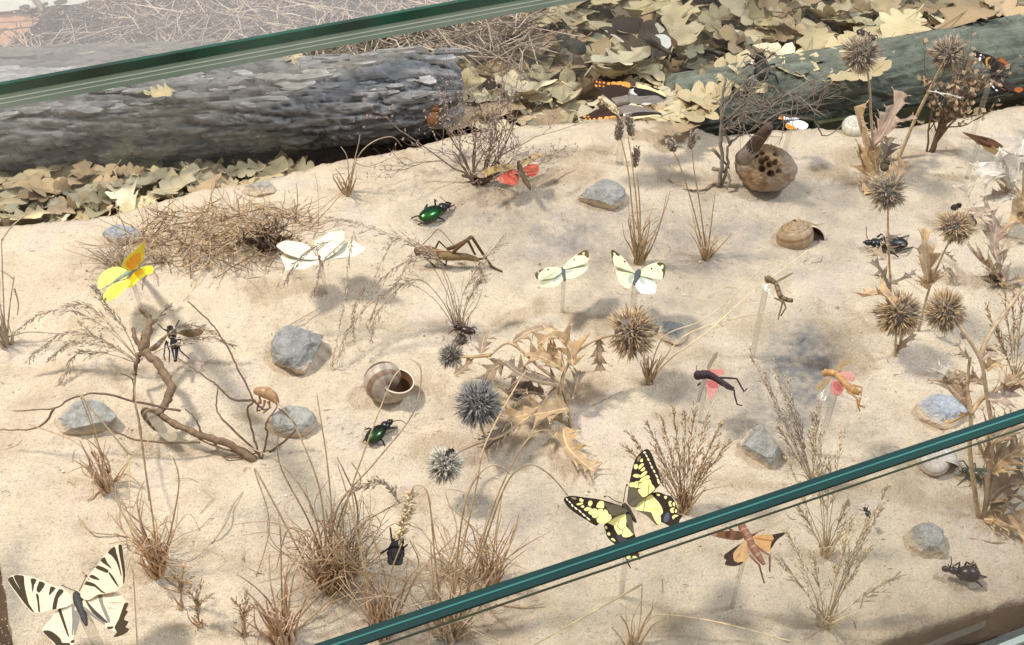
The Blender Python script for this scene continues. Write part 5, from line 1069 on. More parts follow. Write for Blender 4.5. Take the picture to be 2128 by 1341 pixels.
for i, (s, w, n, cc, cu) in enumerate((('1170 770 2.8 1130 745 3.4 1095 735 3.6', 1.5, 5, GOLD, .6), ('1190 760 3.0 1180 720 3.8 1150 700 4.4 1120 715 4.2', 1.3, 5, GOLD, .9), ('1160 800 2.4 1110 790 2.8 1070 770 3.2 1050 750 3.2', 1.2, 7, BRL, .5), ('1180 850 1.2 1130 860 1.6 1080 865 1.8 1040 885 1.6', 1.5, 6, GOLD, .7), ('1060 880 1.8 1030 910 1.6 1005 935 1.2', 1.0, 6, BRL, .4), ('1170 890 .8 1180 930 .9 1215 965 .5 1236 980 .4', 1.3, 6, GOLD, .6), ('1070 710 4.0 1100 690 4.4 1140 680 4.4 1158 690 4.0', .8, 5, TANL, .5), ('1000 735 3.4 1005 705 3.8 1015 690 3.6', .8, 4, TANL, .5), ('1100 800 2.4 1070 830 1.8 1080 790 2.6', 1.0, 5, BRL, .6), ('1245 705 3.8 1245 740 3.0 1248 775 2.4', .7, 4, TANL, .4), ('1050 750 3.2 1020 775 2.6 1010 800 2.2', .9, 5, TANL, .5), ('1130 820 2 1090 812 2.2 1060 800 2.4', 1.1, 6, BRL, .8), ('945 780 2.0 960 770 2.2 985 745 2.8', .7, 4, TANL, .5), ('1190 830 1.4 1200 790 2.2 1205 770 2.4', .8, 4, BRL, .5))):
    sleaf(t_, PX(s), w, n, cc, cu, 30+i, .38)
# --- single thistles on the right
def thistle(label, base, hd, stem, cols, lv, seed, nsp=260, mt='straw', r=.1):
    t_ = thing('globe_thistle', label, 'thistle', P(*base)); 
    head(t_, *hd, cols, nsp, 1, seed)
    stems(t_, stem, mt, r)
    for i, (s, w, n, cc, cu) in enumerate(lv): sleaf(t_, PX(s), w, n, cc, cu, seed*10+i, .35)
h1 = hgt(1868, 652, 742)
thistle('tan globe thistle head on a short stalk, left of the close pair', (1860, 742), (1868, 652, h1, 55), ['1861 742 -.1 1862 700 %.2f 1866 665 %.2f' % (h1*.5, h1)], TANH, [('1860 640 %.2f 1835 612 %.2f 1790 618 %.2f' % (h1+.8, h1+1.4, h1+.9), 1.3, 3, GOLD, .9), ('1862 735 .3 1880 712 1.2 1905 695 1.6', .7, 3, TANL, .4)], 6, 300)
h2 = hgt(1845, 398, 655)
thistle('tall tan globe thistle whose thin stalk passes the large black beetle', (1850, 655), (1845, 398, h2, 46), ['1851 655 -.1 1850 590 %.2f 1846 500 %.2f 1845 415 %.2f' % (h2*.25, h2*.6, h2)], BRNH, [('1848 600 2.8 1835 575 3.6 1812 540 4.6', .9, 5, BRL, .4), ('1846 520 6.4 1846 505 7.0 1848 485 7.6', .8, 4, PNKL, .6), ('1840 540 4.2 1825 525 4.4 1805 515 4.2', .7, 3, TANL, .4), ('1852 590 3 1885 575 3.2 1905 560 3.2', .4, 3, BRL, .4)], 7, 240)
h3 = hgt(1985, 470, 690)
thistle('tan globe thistle near the silvery spiny leaves with a broad dry stem', (1912, 690), (1985, 472, h3, 44), ['1908 690 -.1 1928 610 %.2f 1950 550 %.2f 1978 490 %.2f' % (h3*.35, h3*.65, h3)], TANH, [('1928 600 3.6 1925 560 4.6 1920 475 6.2', 1.0, 7, GOLD, .5), ('1930 600 3.4 1940 580 4.2 1945 570 4.4', .8, 4, GOLD, .6), ('1962 525 5.6 1975 535 5.4 1988 548 5.0', .35, 3, BRL, .4)], 8, 240)
t_ = thing('dry_spiny_stem', 'broad crooked dry stem with toothed wings, right of the thistle head', 'dry stem', P(2090, 592))
for i, (s, w, n, cc, cu) in enumerate((('2092 595 0 2075 550 1.6 2065 510 2.6 2070 470 3.6 2060 440 4.4', 1.3, 9, PNKL, .5), ('2085 590 .2 2060 560 1.0 2035 540 1.6 2010 510 2.4', 1.3, 8, TANL, .5), ('2060 440 4.4 2040 440 4.4 2020 455 4.0', 1.0, 5, PNKL, .6), ('2090 590 .1 2062 585 .2 2060 560 .5', 1.0, 5, BRL, .6), ('2080 590 .1 2110 585 .3 2140 578 .6', .8, 5, TANL, .5), ('1985 590 .2 1975 565 .6 1960 560 .8', .6, 5, BRL, .5))):
    sleaf(t_, PX(s), w, n, cc, cu, 130+i, .35)
t_ = thing('silver_thistle', 'silvery white spiny leaves arching in from the right edge', 'thistle', P(2135, 470))
for i, (s, w, n, cc, cu) in enumerate((('2100 390 3.6 2075 362 4.6 2040 368 4.4 2005 412 2.6', 2.2, 4, SILV, .7), ('2128 325 5.6 2090 320 5.4 2070 350 4.4', 1.5, 4, SILV, .7), ('2112 408 3.2 2070 412 3.0 2020 438 2.2', 1.3, 4, SILV, .4), ('2128 290 6.4 2120 330 5.6 2118 360 4.6', .9, 3, SILV, .5), ('2140 430 2.4 2115 440 2 2135 480 1', 1.8, 4, GOLD, .6), ('2095 380 3.8 2090 400 3.2 2060 400 2.8', .9, 4, PNKL, .7))):
    sleaf(t_, PX(s), w*1.25, n, cc, cu, 150+i, .3, lobes=.55 if cc is SILV else 1.0)
stems(t_, ['2135 470 -.1 2125 420 2 2110 395 3.4 2075 370 4.4', '2125 420 2 2128 340 5 2122 300 6'], 'straw_pale', .12)
h4 = hgt(1790, 112, 385)
thistle('far brown globe thistle with a beetle on top and golden basal leaves', (1822, 385), (1789, 112, h4, 46), ['1822 385 -.1 1816 320 %.2f 1810 240 %.2f 1806 170 %.2f 1796 125 %.2f' % (h4*.22, h4*.52, h4*.8, h4)], BRNH, [('1818 345 1.4 1800 310 2.6 1775 222 5.6', 1.5, 6, GOLD, .6), ('1816 300 3 1840 270 4 1875 190 6.4', 1.2, 7, PNKL, .5), ('1818 290 3.2 1850 258 3.8 1905 245 3.6', .8, 5, PNKL, .4), ('1820 375 .6 1800 355 1 1785 300 2.2', 1.6, 6, GOLD, .8), ('1822 350 1.2 1840 320 1.8 1850 285 2.2', 1.2, 5, BRL, .6), ('1822 380 .4 1850 370 .6 1880 340 1.4', 1.2, 6, GOLD, .7), ('1815 380 .4 1830 400 .2 1790 395 .2', 1.0, 4, GOLD, .6)], 9, 220, 'straw_grey', .13)
h5 = hgt(1965, 112, 330)
thistle('far brown globe thistle on a long slanting pale stalk', (1868, 330), (1970, 112, h5, 44), ['1866 332 -.1 1905 240 %.2f 1935 180 %.2f 1962 125 %.2f' % (h5*.4, h5*.72, h5)], BRNH, [('1930 190 7.6 1960 195 7.2 2005 204 6.6', .35, 4, SILV, .4)], 10, 220, 'straw_pale', .16)
# --- spiny plant at the right edge, behind and in front of the pane
t_ = thing('spiny_plant', 'branching dry spiny plant with tangled leaves at the right edge, behind the glass', 'thistle', P(2040, 1075))
stems(t_, ['2034 1076 -.1 2024 1010 2.2 2015 930 4.4 2018 860 6.2 2010 800 7.6 2016 742 8.8', '2044 1078 -.1 2056 980 3.0 2062 900 5.2 2050 820 7.2 2038 750 9 2004 692 10.2 1976 655 10.6', '2050 1050 .8 2075 960 3.6 2100 900 5 2140 840 6', '2018 860 6.2 2040 830 6.8 2080 805 7 2135 765 7.6', '2036 745 9 2060 690 10 2135 588 11.5', '2038 735 9.2 2050 722 9.4 2070 730 9.2'], 'straw', .15)
head(t_, 1964, 645, 10.6, 50, TANH, 300, 1, 11)
for i, (s, w, n, cc, cu) in enumerate((('2046 1080 0 2080 1085 .3 2140 1115 .4', 1.5, 7, GOLD, .6), ('2055 1040 1 2090 1010 1.8 2140 1005 2.4', 1.8, 6, TANL, .6), ('2060 980 3 2090 950 4 2130 930 4.6', 1.6, 6, GOLD, .7), ('2060 920 4.8 2085 900 5.4 2120 870 6', 1.4, 6, TANL, .6), ('2056 960 3.4 2040 940 4 2030 920 4.6', .9, 4, GOLD, .5), ('2050 900 5 2035 905 5 2015 905 5', .9, 4, GOLD, .5), ('2012 850 6.4 1985 815 7 1955 790 7', 1.4, 6, TANL, .6), ('1975 790 7.2 1960 775 7.6 1945 780 7', .9, 4, SILV, .9), ('2045 800 7.6 2010 782 7.8 1985 788 7.6', .7, 4, TANL, .4), ('2052 830 7 2080 830 6.8 2110 800 7', 1.0, 6, PNKL, .5), ('2050 770 8.4 2070 755 8.8 2080 765 8.6', .8, 4, GOLD, .7), ('2060 1060 .4 2085 1050 1 2110 1060 .8', 1.3, 5, BRL, .7), ('2100 900 5 2110 960 3 2125 1000 2', 1.3, 5, BRL, .7), ('2090 800 7.2 2110 795 7.2 2130 815 6.6', 1.0, 4, GOLD, .7), ('2015 860 6 1985 875 5 1965 880 4.6', .7, 4, GOLD, .6), ('2012 745 8.8 2000 735 9 1992 738 8.8', .5, 4, BRL, .5), ('2040 748 9 2055 735 9.2 2062 728 9.2', .6, 4, PNKL, .5), ('1995 690 10.2 1990 720 9.2 1945 700 9', .6, 3, SILV, .6))):
    sleaf(t_, PX(s), w, n, cc, cu, 170+i, .4)
# ---- tall grasses with seed heads behind
def seedhead(t_, px, py, h, l, w, col, d=V((0, 0, 1)), seed=3):
    random.seed(seed); c = P(px, py, h); m = M()
    for k in range(90):
        f = R(); a = U(0, 6.28); e = w*math.sin(math.pi*(.08+.84*f))**.6; o = c+d*(f-.5)*l+(V((math.cos(a), math.sin(a), 0)))*e*.75
        spikelet(m, o, (d*.8+V((math.cos(a), math.sin(a), 0))*.6).normalized(), w*.9, w*.22, random.choice(col))
    m.ell(c, V((w*.7, 0, 0)), V((0, w*.7, 0)), d*l*.5, 10, 8, col[0]); part('seed_head', m, MT['spine'], t_)
SH = (hx('84776a'), hx('a39482'), hx('bcae9a'))
t_ = tuft('tall dry tuft with brown bottlebrush seed heads behind the yellow butterfly pair', 1327, 548, 16, 5.5, .16, 'straw', .07, (0, 0), .3)
hh = hgt(1292, 268, 540)
stems(t_, ['1325 545 0 1316 460 3.6 1306 360 7.6 1291 290 %.2f' % (hh-.8), '1328 545 0 1326 460 3.6 1314 340 8.4 1305 285 %.2f' % (hh-.6), '1330 545 0 1330 440 4.6 1324 360 %.2f' % (hh*.7), '1322 545 0 1310 480 2.6 1312 455 3.4', '1330 545 0 1345 470 2.8 1358 420 4.2'], 'straw', .075)
seedhead(t_, 1287, 268, hh, 1.8, .27, SH, V((.05, 0, 1)), 4); seedhead(t_, 1309, 262, hh, 1.6, .26, SH, V((-.2, 0, 1)), 5); seedhead(t_, 1321, 328, hh*.8, 1.5, .24, SH, V((0, 0, 1)), 6)
m = M(); strand(m, PX('1300 262 %.2f 1278 232 %.2f 1252 210 %.2f' % (hh+.4, hh+1.2, hh+1.8)), .05, .03); plume(m, PX('1290 245 %.2f 1278 232 %.2f 1250 208 %.2f' % (hh+.9, hh+1.2, hh+1.9)), 26, .5, .05, 0, .25, 0); part('seed_plume', m, MT['straw_pale'], t_)
t_ = tuft('dry tuft carrying two round seed heads left of the twiggy shrub', 1467, 535, 14, 3.6, .35, 'straw', .07, (0, 0), .4)
ha = hgt(1396, 304, 530); hb = hgt(1438, 293, 530)
stems(t_, ['1464 530 0 1440 430 4.2 1415 350 7.4 1398 312 %.2f' % (ha-.3), '1468 530 0 1455 430 4.2 1442 350 7.4 1438 303 %.2f' % (hb-.4), '1470 530 0 1480 450 3.4 1486 400 5.2', '1462 530 0 1445 480 2 1430 460 2.6', '1470 530 0 1490 500 1.2 1505 490 1.4'], 'straw', .06)
seedhead(t_, 1396, 304, ha, .9, .29, SH, V((-.35, 0, .9)), 7); seedhead(t_, 1438, 292, hb, 1.3, .26, SH, V((.12, 0, 1)), 8)
# ---- small tufts
random.seed(21)
tuft('short stubby dry tuft at the back edge below the log', 722, 403, 18, 2.6, .3, 'straw', .08, (.08, 0), .35, curl=.2)
stems(bpy.data.objects['grass_tuft.002'] if 'grass_tuft.002' in bpy.data.objects else t_, ['725 395 0 735 340 2.6 745 300 4.2 748 280 4.8', '728 395 0 742 330 3 775 295 4.4 815 285 4.2 835 304 3.0', '725 395 0 722 330 3 708 305 4', '738 338 2.6 770 345 1.8 838 316 2.2'], 'straw_grey', .045)
t_ = tuft('thin upright dry stalks at the left edge', 15, 720, 12, 5.0, .14, 'straw_grey', .065, (.0, 0), .35, curl=.12)
stems(t_, ['15 718 0 20 640 3 30 575 5.6', '12 718 0 8 640 3 3 500 7.6', '3 500 7.6 25 470 8.2 62 440 8.8', '18 700 .6 60 690 .8 118 694 .5', '28 580 5.2 15 570 5.4 0 562 5.6', '30 600 4.6 38 630 3.6 36 655 2.6'], 'straw_grey', .06)
t_ = tuft('reddish stubby tuft in front of the dark-sided stone', 224, 1018, 24, 3.2, .12, 'straw_red', .085, (-.05, .1), .42, curl=.25)
stems(t_, ['222 1012 0 208 940 2.4 190 870 4.4 172 822 5.6', '232 1000 .2 196 900 3.6 165 818 5.8', '215 1010 0 185 950 1.6 150 915 2.0 60 882 2.2', '230 1010 0 265 960 1.8 310 915 2.8', '212 1000 .2 175 985 .8 165 950 1.4', '236 1000 .2 262 985 .6 300 1015 .2'], 'straw', .05)
t_ = tuft('tangled reddish tuft with a long upright stalk above the striped swallowtail', 330, 1190, 30, 4.6, .15, 'straw_red', .07, (.04, .06), .5, curl=.5)
stems(t_, ['330 1185 0 318 1080 3.6 300 960 7.2 285 860 9.6 278 790 11', '335 1185 0 360 1080 3.4 372 1000 5.6 360 950 6.6', '325 1185 0 295 1090 3 285 1040 4.2 300 1000 5', '300 1130 1.8 262 1080 2.6 240 1020 3.4 268 960 4.6', '330 1190 0 372 1210 .3 400 1215 .1 388 1232 .05 340 1220 .05'], 'straw', .055)
t_ = thing('grass_stalk', 'single long straight pale stalk right of the striped swallowtail', 'grass stalk', P(286, 1345)); stems(t_, ['286 1345 0 278 1200 4 270 1060 7.5 268 945 10'], 'straw_pale', .045)
t_ = tuft('large tangled reddish grass clump left of the black insect', 688, 1210, 50, 5.6, .36, 'straw_red', .052, (0, .05), 1.0, curl=.8)
stems(t_, ['680 1200 0 675 1100 3.4 660 1000 6.2 610 880 9 570 830 10', '685 1200 0 690 1080 4 680 960 7.4 668 880 9.6 658 815 11', '680 1200 0 650 1060 4.4 590 970 6.6 520 930 7 470 905 6.4', '690 1200 0 720 1050 5 760 930 8.4 810 800 11.4 830 770 11.8', '685 1200 0 700 1060 4.6 780 960 7.4 858 860 9.6 875 770 11.6 850 745 12', '690 1200 0 640 1080 3.8 580 960 6.8 585 860 9', '700 1190 0 745 1100 3 800 1060 4 845 1040 4', '690 1195 0 650 1120 2.4 600 1100 2.4 575 1180 .6', '700 1100 3 720 1040 5 750 1000 6 730 960 7', '650 1200 0 550 1010 5 530 980 5.4 560 1090 3 532 1200 .4', '745 1180 .2 742 1050 4 715 980 6.4 700 950 7'], 'straw', .055)
m = M(); pth = PX('830 1045 4.6 800 1005 5.8 765 1005 5.6 735 1018 5.0'); strand(m, pth, .06, .03); plume(m, pth, 44, .42, .05, .1, .55, 0); part('seed_plume', m, MT['straw_grey'], t_)
t_ = tuft('clump of upright stalks at the bottom below the black insect', 800, 1310, 40, 5.2, .16, 'straw_red', .055, (0, .12), .9, curl=.45)
stems(t_, ['795 1300 0 810 1200 3 835 1130 5', '815 1300 0 845 1210 2.6 870 1170 3.6 850 1120 5', '770 1300 0 760 1180 3.6 745 1090 6', '780 1310 0 752 1160 4 722 1030 7.2 700 960 9', '820 1300 0 870 1190 3 930 1130 3.6 990 1060 4.4'], 'straw', .06)
m = M(); pth = PX('832 1120 4.6 840 1085 5.4 850 1050 6.2 855 1025 6.8'); strand(m, pth, .06, .03)
cc = crom(pth, 6)
for k in range(110):
    q = cc[int(k/110*(len(cc)-1))]; d = (rv(1)+UP*.5).normalized(); spikelet(m, q, d, U(.35, .55), .09)
part('seed_head', m, MT['straw_pale'], t_)
t_ = tuft('dark-footed tuft at the bottom edge left of the large clump', 590, 1332, 34, 4.4, .22, 'straw_red', .085, (.02, .08), .6, curl=.22)
stems(t_, ['588 1325 0 585 1200 3.6 583 1090 6.6', '595 1325 0 610 1200 3.4 650 1110 4.6', '600 1310 .2 660 1240 1 720 1190 1.4 760 1170 1', '600 1325 0 650 1280 .6 700 1230 1.4'], 'straw', .06)
t_ = tuft('spreading dry tuft rising through the glass edge, right of the black insect', 935, 1325, 36, 7.0, .34, 'straw', .055, (.06, .08), .8, curl=.35)
stems(t_, ['930 1320 0 960 1150 5 990 1010 9 1010 920 11 1080 790 12.5 1098 770 12.8', '945 1320 0 985 1180 4 1030 1040 7.6 1078 940 9.6 1115 898 10.2 1150 896 9.8', '925 1320 0 905 1170 4.4 890 1030 8 862 1010 8.4 850 1040 7.6', '940 1320 0 1000 1150 5 1050 1010 8.4 1095 966 9.2 1140 985 8.4 1180 1030 7', '920 1320 0 900 1200 3.6 895 1120 5.6', '930 1320 0 880 1220 2.6 850 1160 3.6', '950 1310 0 1000 1230 2 1060 1130 4', '935 1300 .5 960 1080 7.4 985 1000 9.4 1025 966 10 1060 985 9.4'], 'straw', .055)
t_ = tuft('slender reddish stalks just above the glass edge, between clump and swallowtail', 1020, 1215, 26, 5.0, .24, 'straw_red', .06, (.02, .1), .5, curl=.35)
stems(t_, ['1020 1210 0 1030 1110 3.4 1045 1020 6', '1025 1210 0 1065 1120 2.8 1080 1060 4.4', '1030 1255 0 1080 1262 .1 1130 1255 .2'], 'straw', .055)
t_ = tuft('little broken tuft at the bottom below the yellow swallowtail', 1315, 1348, 10, 3.0, .3, 'straw', .06, (0, .05), .3, curl=.3)
stems(t_, ['1318 1345 0 1330 1290 1.6 1335 1214 4', '1335 1214 4 1250 1262 3 1110 1341 1.8', '1322 1340 0 1345 1290 1.4 1385 1278 1.6 1500 1295 1.2 1650 1335 .6', '1310 1345 0 1300 1280 1.8 1298 1255 2.4', '1300 1345 0 1285 1320 .6 1270 1303 1.0'], 'straw_pale', .06)
t_ = thing('grass_stalk', 'long pale straws leaning from a small tuft beside the tan thistle head', 'grass tuft', P(1350, 795)); m = M()
for k in range(22):
    an = U(0, 6.28); b = P(1350, 795)+V((math.cos(an), math.sin(an), 0))*.2; d = (UP+rv(.3)).normalized(); strand(m, [b, b+d*U(.8, 1.5), b+d*U(1.6, 2.2)+rv(.2)], .06, .02)
part('blades', m, MT['straw'], t_, kind='stuff')
stems(t_, ['1352 790 .2 1400 740 2.2 1470 690 3.6 1560 610 5 1680 520 6.2', '1350 780 .6 1380 700 3.2 1470 660 4.2 1570 570 5.8 1600 545 6.2', '1355 785 .4 1420 700 3 1530 662 3.2 1600 648 3', '1480 700 3.4 1500 660 3.6 1525 610 4.4'], 'straw_pale', .05)
random.seed(91)
for lab, x, y, n, hh_, sp_ in (('loose tangle of fine dry strands over the large reddish clump', 700, 1190, 90, 6.5, 130), ('loose tangle of fine strands right of the black insect', 960, 1190, 46, 6, 110), ('loose fine strands around the tangled tuft above the striped swallowtail', 330, 1150, 34, 4.4, 60)):
    t_ = thing('grass_tangle', lab, 'dry grass', P(x, y)); m = M()
    for k in range(n):
        a = P(x+U(-sp_, sp_)*.35, y+U(-10, 20), U(0, .6)); d = (UP*U(.5, 1.4)+rv(.8)).normalized(); l = hh_*U(.4, .9)
        p1 = a+d*l*.45+rv(.5); p2 = p1+(d+rv(.9)).normalized()*l*.4; p3 = p2+(rv(1)-UP*.5).normalized()*l*.35
        for o in (p1, p2, p3): o.z = max(o.z, G(o.x, o.y)+.1)
        strand(m, [a, p1, p2, p3], U(.025, .045), .015, 3, 5)
    part('strands', m, MT['straw'], t_, kind='stuff')
# ---- feathery grasses
def feather(label, px, py, specs, mt='straw_grey', blades=14, bh=3, n=30, l=1.1, droop=.3, spread=.45, start=.35, brad=.3):
    t_ = tuft(label, px, py, blades, bh, .3, mt, .05, (0, 0), brad, name='feather_grass', cat='feather grass')
    plumes(t_, specs, mt, n, l, droop, .035, spread, start); return t_
random.seed(33)
feather('feathery grass fan rising behind the yellow swallowtail', 1420, 1062, ['%d 1060 0 %d %d %.1f %d %d %.1f' % (1420+U(-6, 6), 1420+(x-1420)*.45, 1060-(1060-y)*.5, h*.5, x, y, h) for x, y, h in ((1310, 905, 5.5), (1345, 880, 6.2), (1375, 870, 6.8), (1400, 850, 7), (1425, 860, 7), (1445, 850, 7), (1470, 870, 6.6), (1500, 880, 6), (1515, 920, 5), (1300, 930, 4.8), (1490, 930, 5), (1360, 930, 5))], 'straw', 26, 4, 26, .9, .05, .32, .3)
feather('feather grass drooping leftward in long plumes in the centre', 955, 690, ['950 690 0 925 600 3.6 860 510 6.4 760 470 7.6 690 452 7.8', '952 690 0 930 590 4 890 520 6.2 820 500 6.6 770 600 4.4', '955 690 0 940 600 3.6 905 540 5.6 850 540 5.4 790 580 4.2', '950 690 0 915 620 2.8 860 580 3.8 790 640 2.4 770 700 1.2', '955 690 0 960 620 2.8 990 560 4.6 1040 500 6.4', '955 690 0 975 620 2.8 1000 580 3.8', '950 690 0 900 620 3 830 590 3.6 740 660 2.2 700 745 .8'], 'straw_grey', 22, 3.4, 34, 1.1, .5, .4, .35)
t_ = thing('grass_plume', 'hanging brown seed plumes crossing the plain white butterfly', 'feather grass', P(690, 770))
plumes(t_, ['735 480 7.2 722 560 5.0 712 640 3.2 690 765 .2', '690 500 6.4 640 520 5.6 605 560 4.6 595 585 3.8', '715 500 6.8 670 545 5.4 660 585 4.2 650 610 3.6', '760 590 5 735 640 3.4 735 700 1.8', '860 520 6.4 830 580 4.8 790 620 3.6 770 660 2.4'], 'straw_grey', 30, .7, .6, .03, .35, .0)
t_ = thing('grass_plume', 'fan of fine brown seed plumes on the gnarled branch below the yellow butterfly', 'feather grass', P(285, 760))
plumes(t_, ['285 745 1.6 230 690 3.4 150 645 4.4 80 655 4.2 30 690 3.4', '285 745 1.6 240 690 3.2 190 640 4.6 150 632 5', '285 750 1.4 220 710 2.6 140 690 3 90 720 2.2 60 745 1.4', '285 750 1.4 220 720 2.4 150 710 2.4 105 745 1.2', '285 755 1.2 220 735 1.6 160 735 1.4 130 790 .3', '285 745 1.6 262 690 3.4 225 640 5 200 600 6.4', '290 750 1.4 340 700 2.8 390 675 3.4 440 690 3', '290 750 1.4 350 720 2.2 420 700 2.2 480 715 1.6', '288 745 1.6 300 690 3.2 345 640 4.4', '285 755 1.2 250 730 2 200 700 2.6 165 672 3'], 'straw_grey', 34, .75, .45, .035, .4, .3)
feather('pale feather grass in front of the bluish sand patch, crossing the glass edge', 1690, 1010, ['%d 1010 0 %d %d %.1f %d %d %.1f' % (1690, 1690+(x-1690)*.5, 1010-(1010-y)*.5, h*.55, x, y, h) for x, y, h in ((1560, 735, 8), (1590, 780, 7), (1610, 760, 7.6), (1640, 830, 6), (1620, 890, 4.4), (1655, 880, 4.6), (1690, 870, 5), (1700, 850, 5.4), (1640, 800, 6.6))], 'straw_grey', 16, 3, 24, .8, .25, .3, .35)
feather('pale feather grass standing just below the glass edge', 1716, 1152, ['%d 1150 0 %d %d %.1f %d %d %.1f' % (1716, 1716+(x-1716)*.5, 1150-(1150-y)*.5, h*.55, x, y, h) for x, y, h in ((1640, 960, 6.4), (1690, 900, 8), (1705, 900, 8), (1725, 960, 6.4), (1750, 900, 8), (1665, 1060, 3), (1760, 1050, 3.4))], 'straw_pale', 18, 3, 20, .8, .2, .3, .4)
t_ = feather('feathery grass near the bottom right with a small beetle on it', 1716, 1300, ['%d 1300 0 %d %d %.1f %d %d %.1f' % (1716, 1716+(x-1716)*.45, 1300-(1300-y)*.5, h*.55, x, y, h) for x, y, h in ((1770, 1080, 6.6), (1800, 1090, 6), (1845, 1010, 8.4), (1830, 1060, 7), (1755, 1130, 5), (1640, 1110, 5.6), (1630, 1170, 4), (1690, 1160, 4), (1800, 1150, 4.6), (1860, 1200, 2.6))], 'straw_pale', 24, 3, 18, .8, .2, .3, .45)
stems(t_, ['1708 1300 .1 1700 1275 1 1685 1262 1.4'], 'straw_grey', .2)
feather('fine feather grass behind the spiny plant at the right edge', 2110, 790, ['%d 790 0 %d %d %.1f %d %d %.1f' % (2110, 2110+(x-2110)*.5, 790-(790-y)*.5, h*.55, x, y, h) for x, y, h in ((2050, 640, 5.4), (2085, 590, 7), (2105, 600, 6.8), (2125, 620, 6.2), (2070, 680, 4.2))], 'straw', 10, 2.6, 26, .8, .2, .35, .3)
for k, (x, y, lab) in enumerate(((415, 1300, 'small seedling-like dry sprig right of the striped swallowtail'), (508, 1318, 'tiny upright dry sprig at the bottom, left of the dark-footed tuft'), (375, 1262, 'slanting feathery sprig above the bottom edge near the striped swallowtail'))):
    t_ = feather(lab, x, y, ['%d %d 0 %d %d 1.4 %d %d %.1f' % (x, y, x-6+k*4, y-40, x+dx, y-dy, 2.6) for dx, dy in ((-20, 70), (5, 85), (22, 60))], 'straw', 5, 1.4, 16, .45, .1, .4, .3, .15)
# ---- shrubs and branches
def grow(m, p, d, l, r, depth, wig, col=None, tips=None, gr=.0):
    n = 5; pts = [p]; q = p; dd = d
    for i in range(n):
        dd = (dd+rv(wig)+UP*gr).normalized(); q = q+dd*l/n
        if q.z < G(q.x, q.y)+.05: q.z = G(q.x, q.y)+.05; dd.z = abs(dd.z)
        pts.append(q)
    m.tube(pts, [r*(1-.5*i/n) for i in range(n+1)], 4 if depth < 3 else 6, col, False)
    if tips is not None and depth <= 1: tips += pts[2:]
    if depth:
        for k in range(random.choice((2, 3, 3))):
            i = random.randint(2, n); grow(m, pts[i], (dd+rv(.9)).normalized(), l*U(.55, .8), r*.55, depth-1, wig, col, tips, gr)
random.seed(44)
t_ = thing('twig_shrub', 'dense dark twiggy shrublet at the back beside the red-winged grasshopper', 'shrub', P(990, 376)); m = M(); b = P(990, 376)
tips = []
for k in range(17):
    an = U(0, 6.28); grow(m, b+V((math.cos(an)*.4, math.sin(an)*.3, -.1)), (UP*U(.7, 1.5)+V((math.cos(an)*.55+.03, math.sin(an)*.5, 0))).normalized(), U(3.2, 5.0), .085, 3, .3, None, tips, .02)
part('twigs', m, mat('purple_twig', hx('8a776a'), .85, .35, 250, .4), t_, kind='stuff'); m = M()
for q in tips[::3]: spikelet(m, q, rv(1).normalized(), U(.2, .4), .07)
part('dry_buds', m, mat('dry_bud', hx('a8948a'), .8, .3, 250, 0), t_, kind='stuff')
m = M(); grow(m, P(985, 378), V((.3, -.2, .1)).normalized(), 3.2, .4, 1, .3); part('woody_foot', m, MT['twig_dark'], t_)
t_ = thing('twig_shrub', 'bare grey twig shrub arching over the pitted gall', 'shrub', P(1497, 385))
for s, r in (('1492 388 0 1500 340 2 1498 280 4.2 1502 200 7 1510 150 8.6', .17), ('1480 350 1 1515 365 1.2 1510 395 .3', .16), ('1480 310 3 1515 350 1.4', .14), ('1500 385 .1 1512 345 1.8 1516 300 3.6 1560 272 4.8 1620 235 6.4 1680 222 6.6', .12), ('1516 300 3.6 1500 250 5.6 1530 190 7.6 1590 145 9 1640 135 9', .09), ('1560 272 4.8 1600 225 6.6 1660 180 8 1735 150 8.8', .08), ('1620 240 6.2 1690 250 5.6 1712 284 4.2 1750 262 4.8', .08), ('1690 250 5.6 1700 215 7 1715 180 8.2', .06), ('1510 250 5.6 1560 200 7.4 1600 140 9.4 1560 112 10.4 1530 150 9', .06), ('1500 200 7 1540 150 8.8 1620 115 10 1630 170 8', .05), ('1502 280 4.4 1530 240 6 1590 230 6.4 1650 225 6.6', .07)):
    m = M(); strand(m, PX(s), r, r*.45, 6, 6, .06); part('branch', m, MT['twig_grey'], t_)
m = M()
for k in range(58):
    x, y, h = random.choice(((1510, 260, 5.4), (1540, 240, 6), (1580, 225, 6.4), (1530, 190, 7.6), (1620, 220, 6.6), (1500, 220, 6.4), (1660, 190, 7.6), (1690, 225, 6.6), (1550, 170, 8.4)))
    grow(m, P(x+U(-12, 12), y+U(-12, 12), h), (rv(1)+UP*.3+V((.3, 0, 0))).normalized(), U(1.2, 3.2), .045, 1, .35)
part('twiglets', m, MT['twig_grey'], t_, kind='stuff')
t_ = thing('leafy_shrub', 'upright reddish-brown plant with small curled leaves behind the slanting stalk', 'plant', P(1932, 318)); tips = []
for k in range(9):
    m = M(); an = U(0, 6.28); grow(m, P(1932+U(-9, 9), 318, -.1), (UP*1.9+V((math.cos(an)*.35, math.sin(an)*.3, 0))).normalized(), U(3.6, 6.4), .1, 2, .16, None, tips, .12); part('stem', m, mat('red_stem', hx('75604e'), .8, .3, 250, .3) if k == 0 else bpy.data.materials['red_stem'], t_)
m = M()
for q in tips:
    if R() < .7:
        d = rv(1).normalized(); u = d.orthogonal()*U(.08, .17); o = q+rv(.12); m.add([o, o+d*.22+u, o+d*.5+UP*.06, o+d*.22-u], [(0, 1, 2), (0, 2, 3)], random.choice((hx('a08a70'), hx('8a7058'), hx('b8a080'))))
part('leaves', m, MT['leafy'], t_, False, kind='stuff')
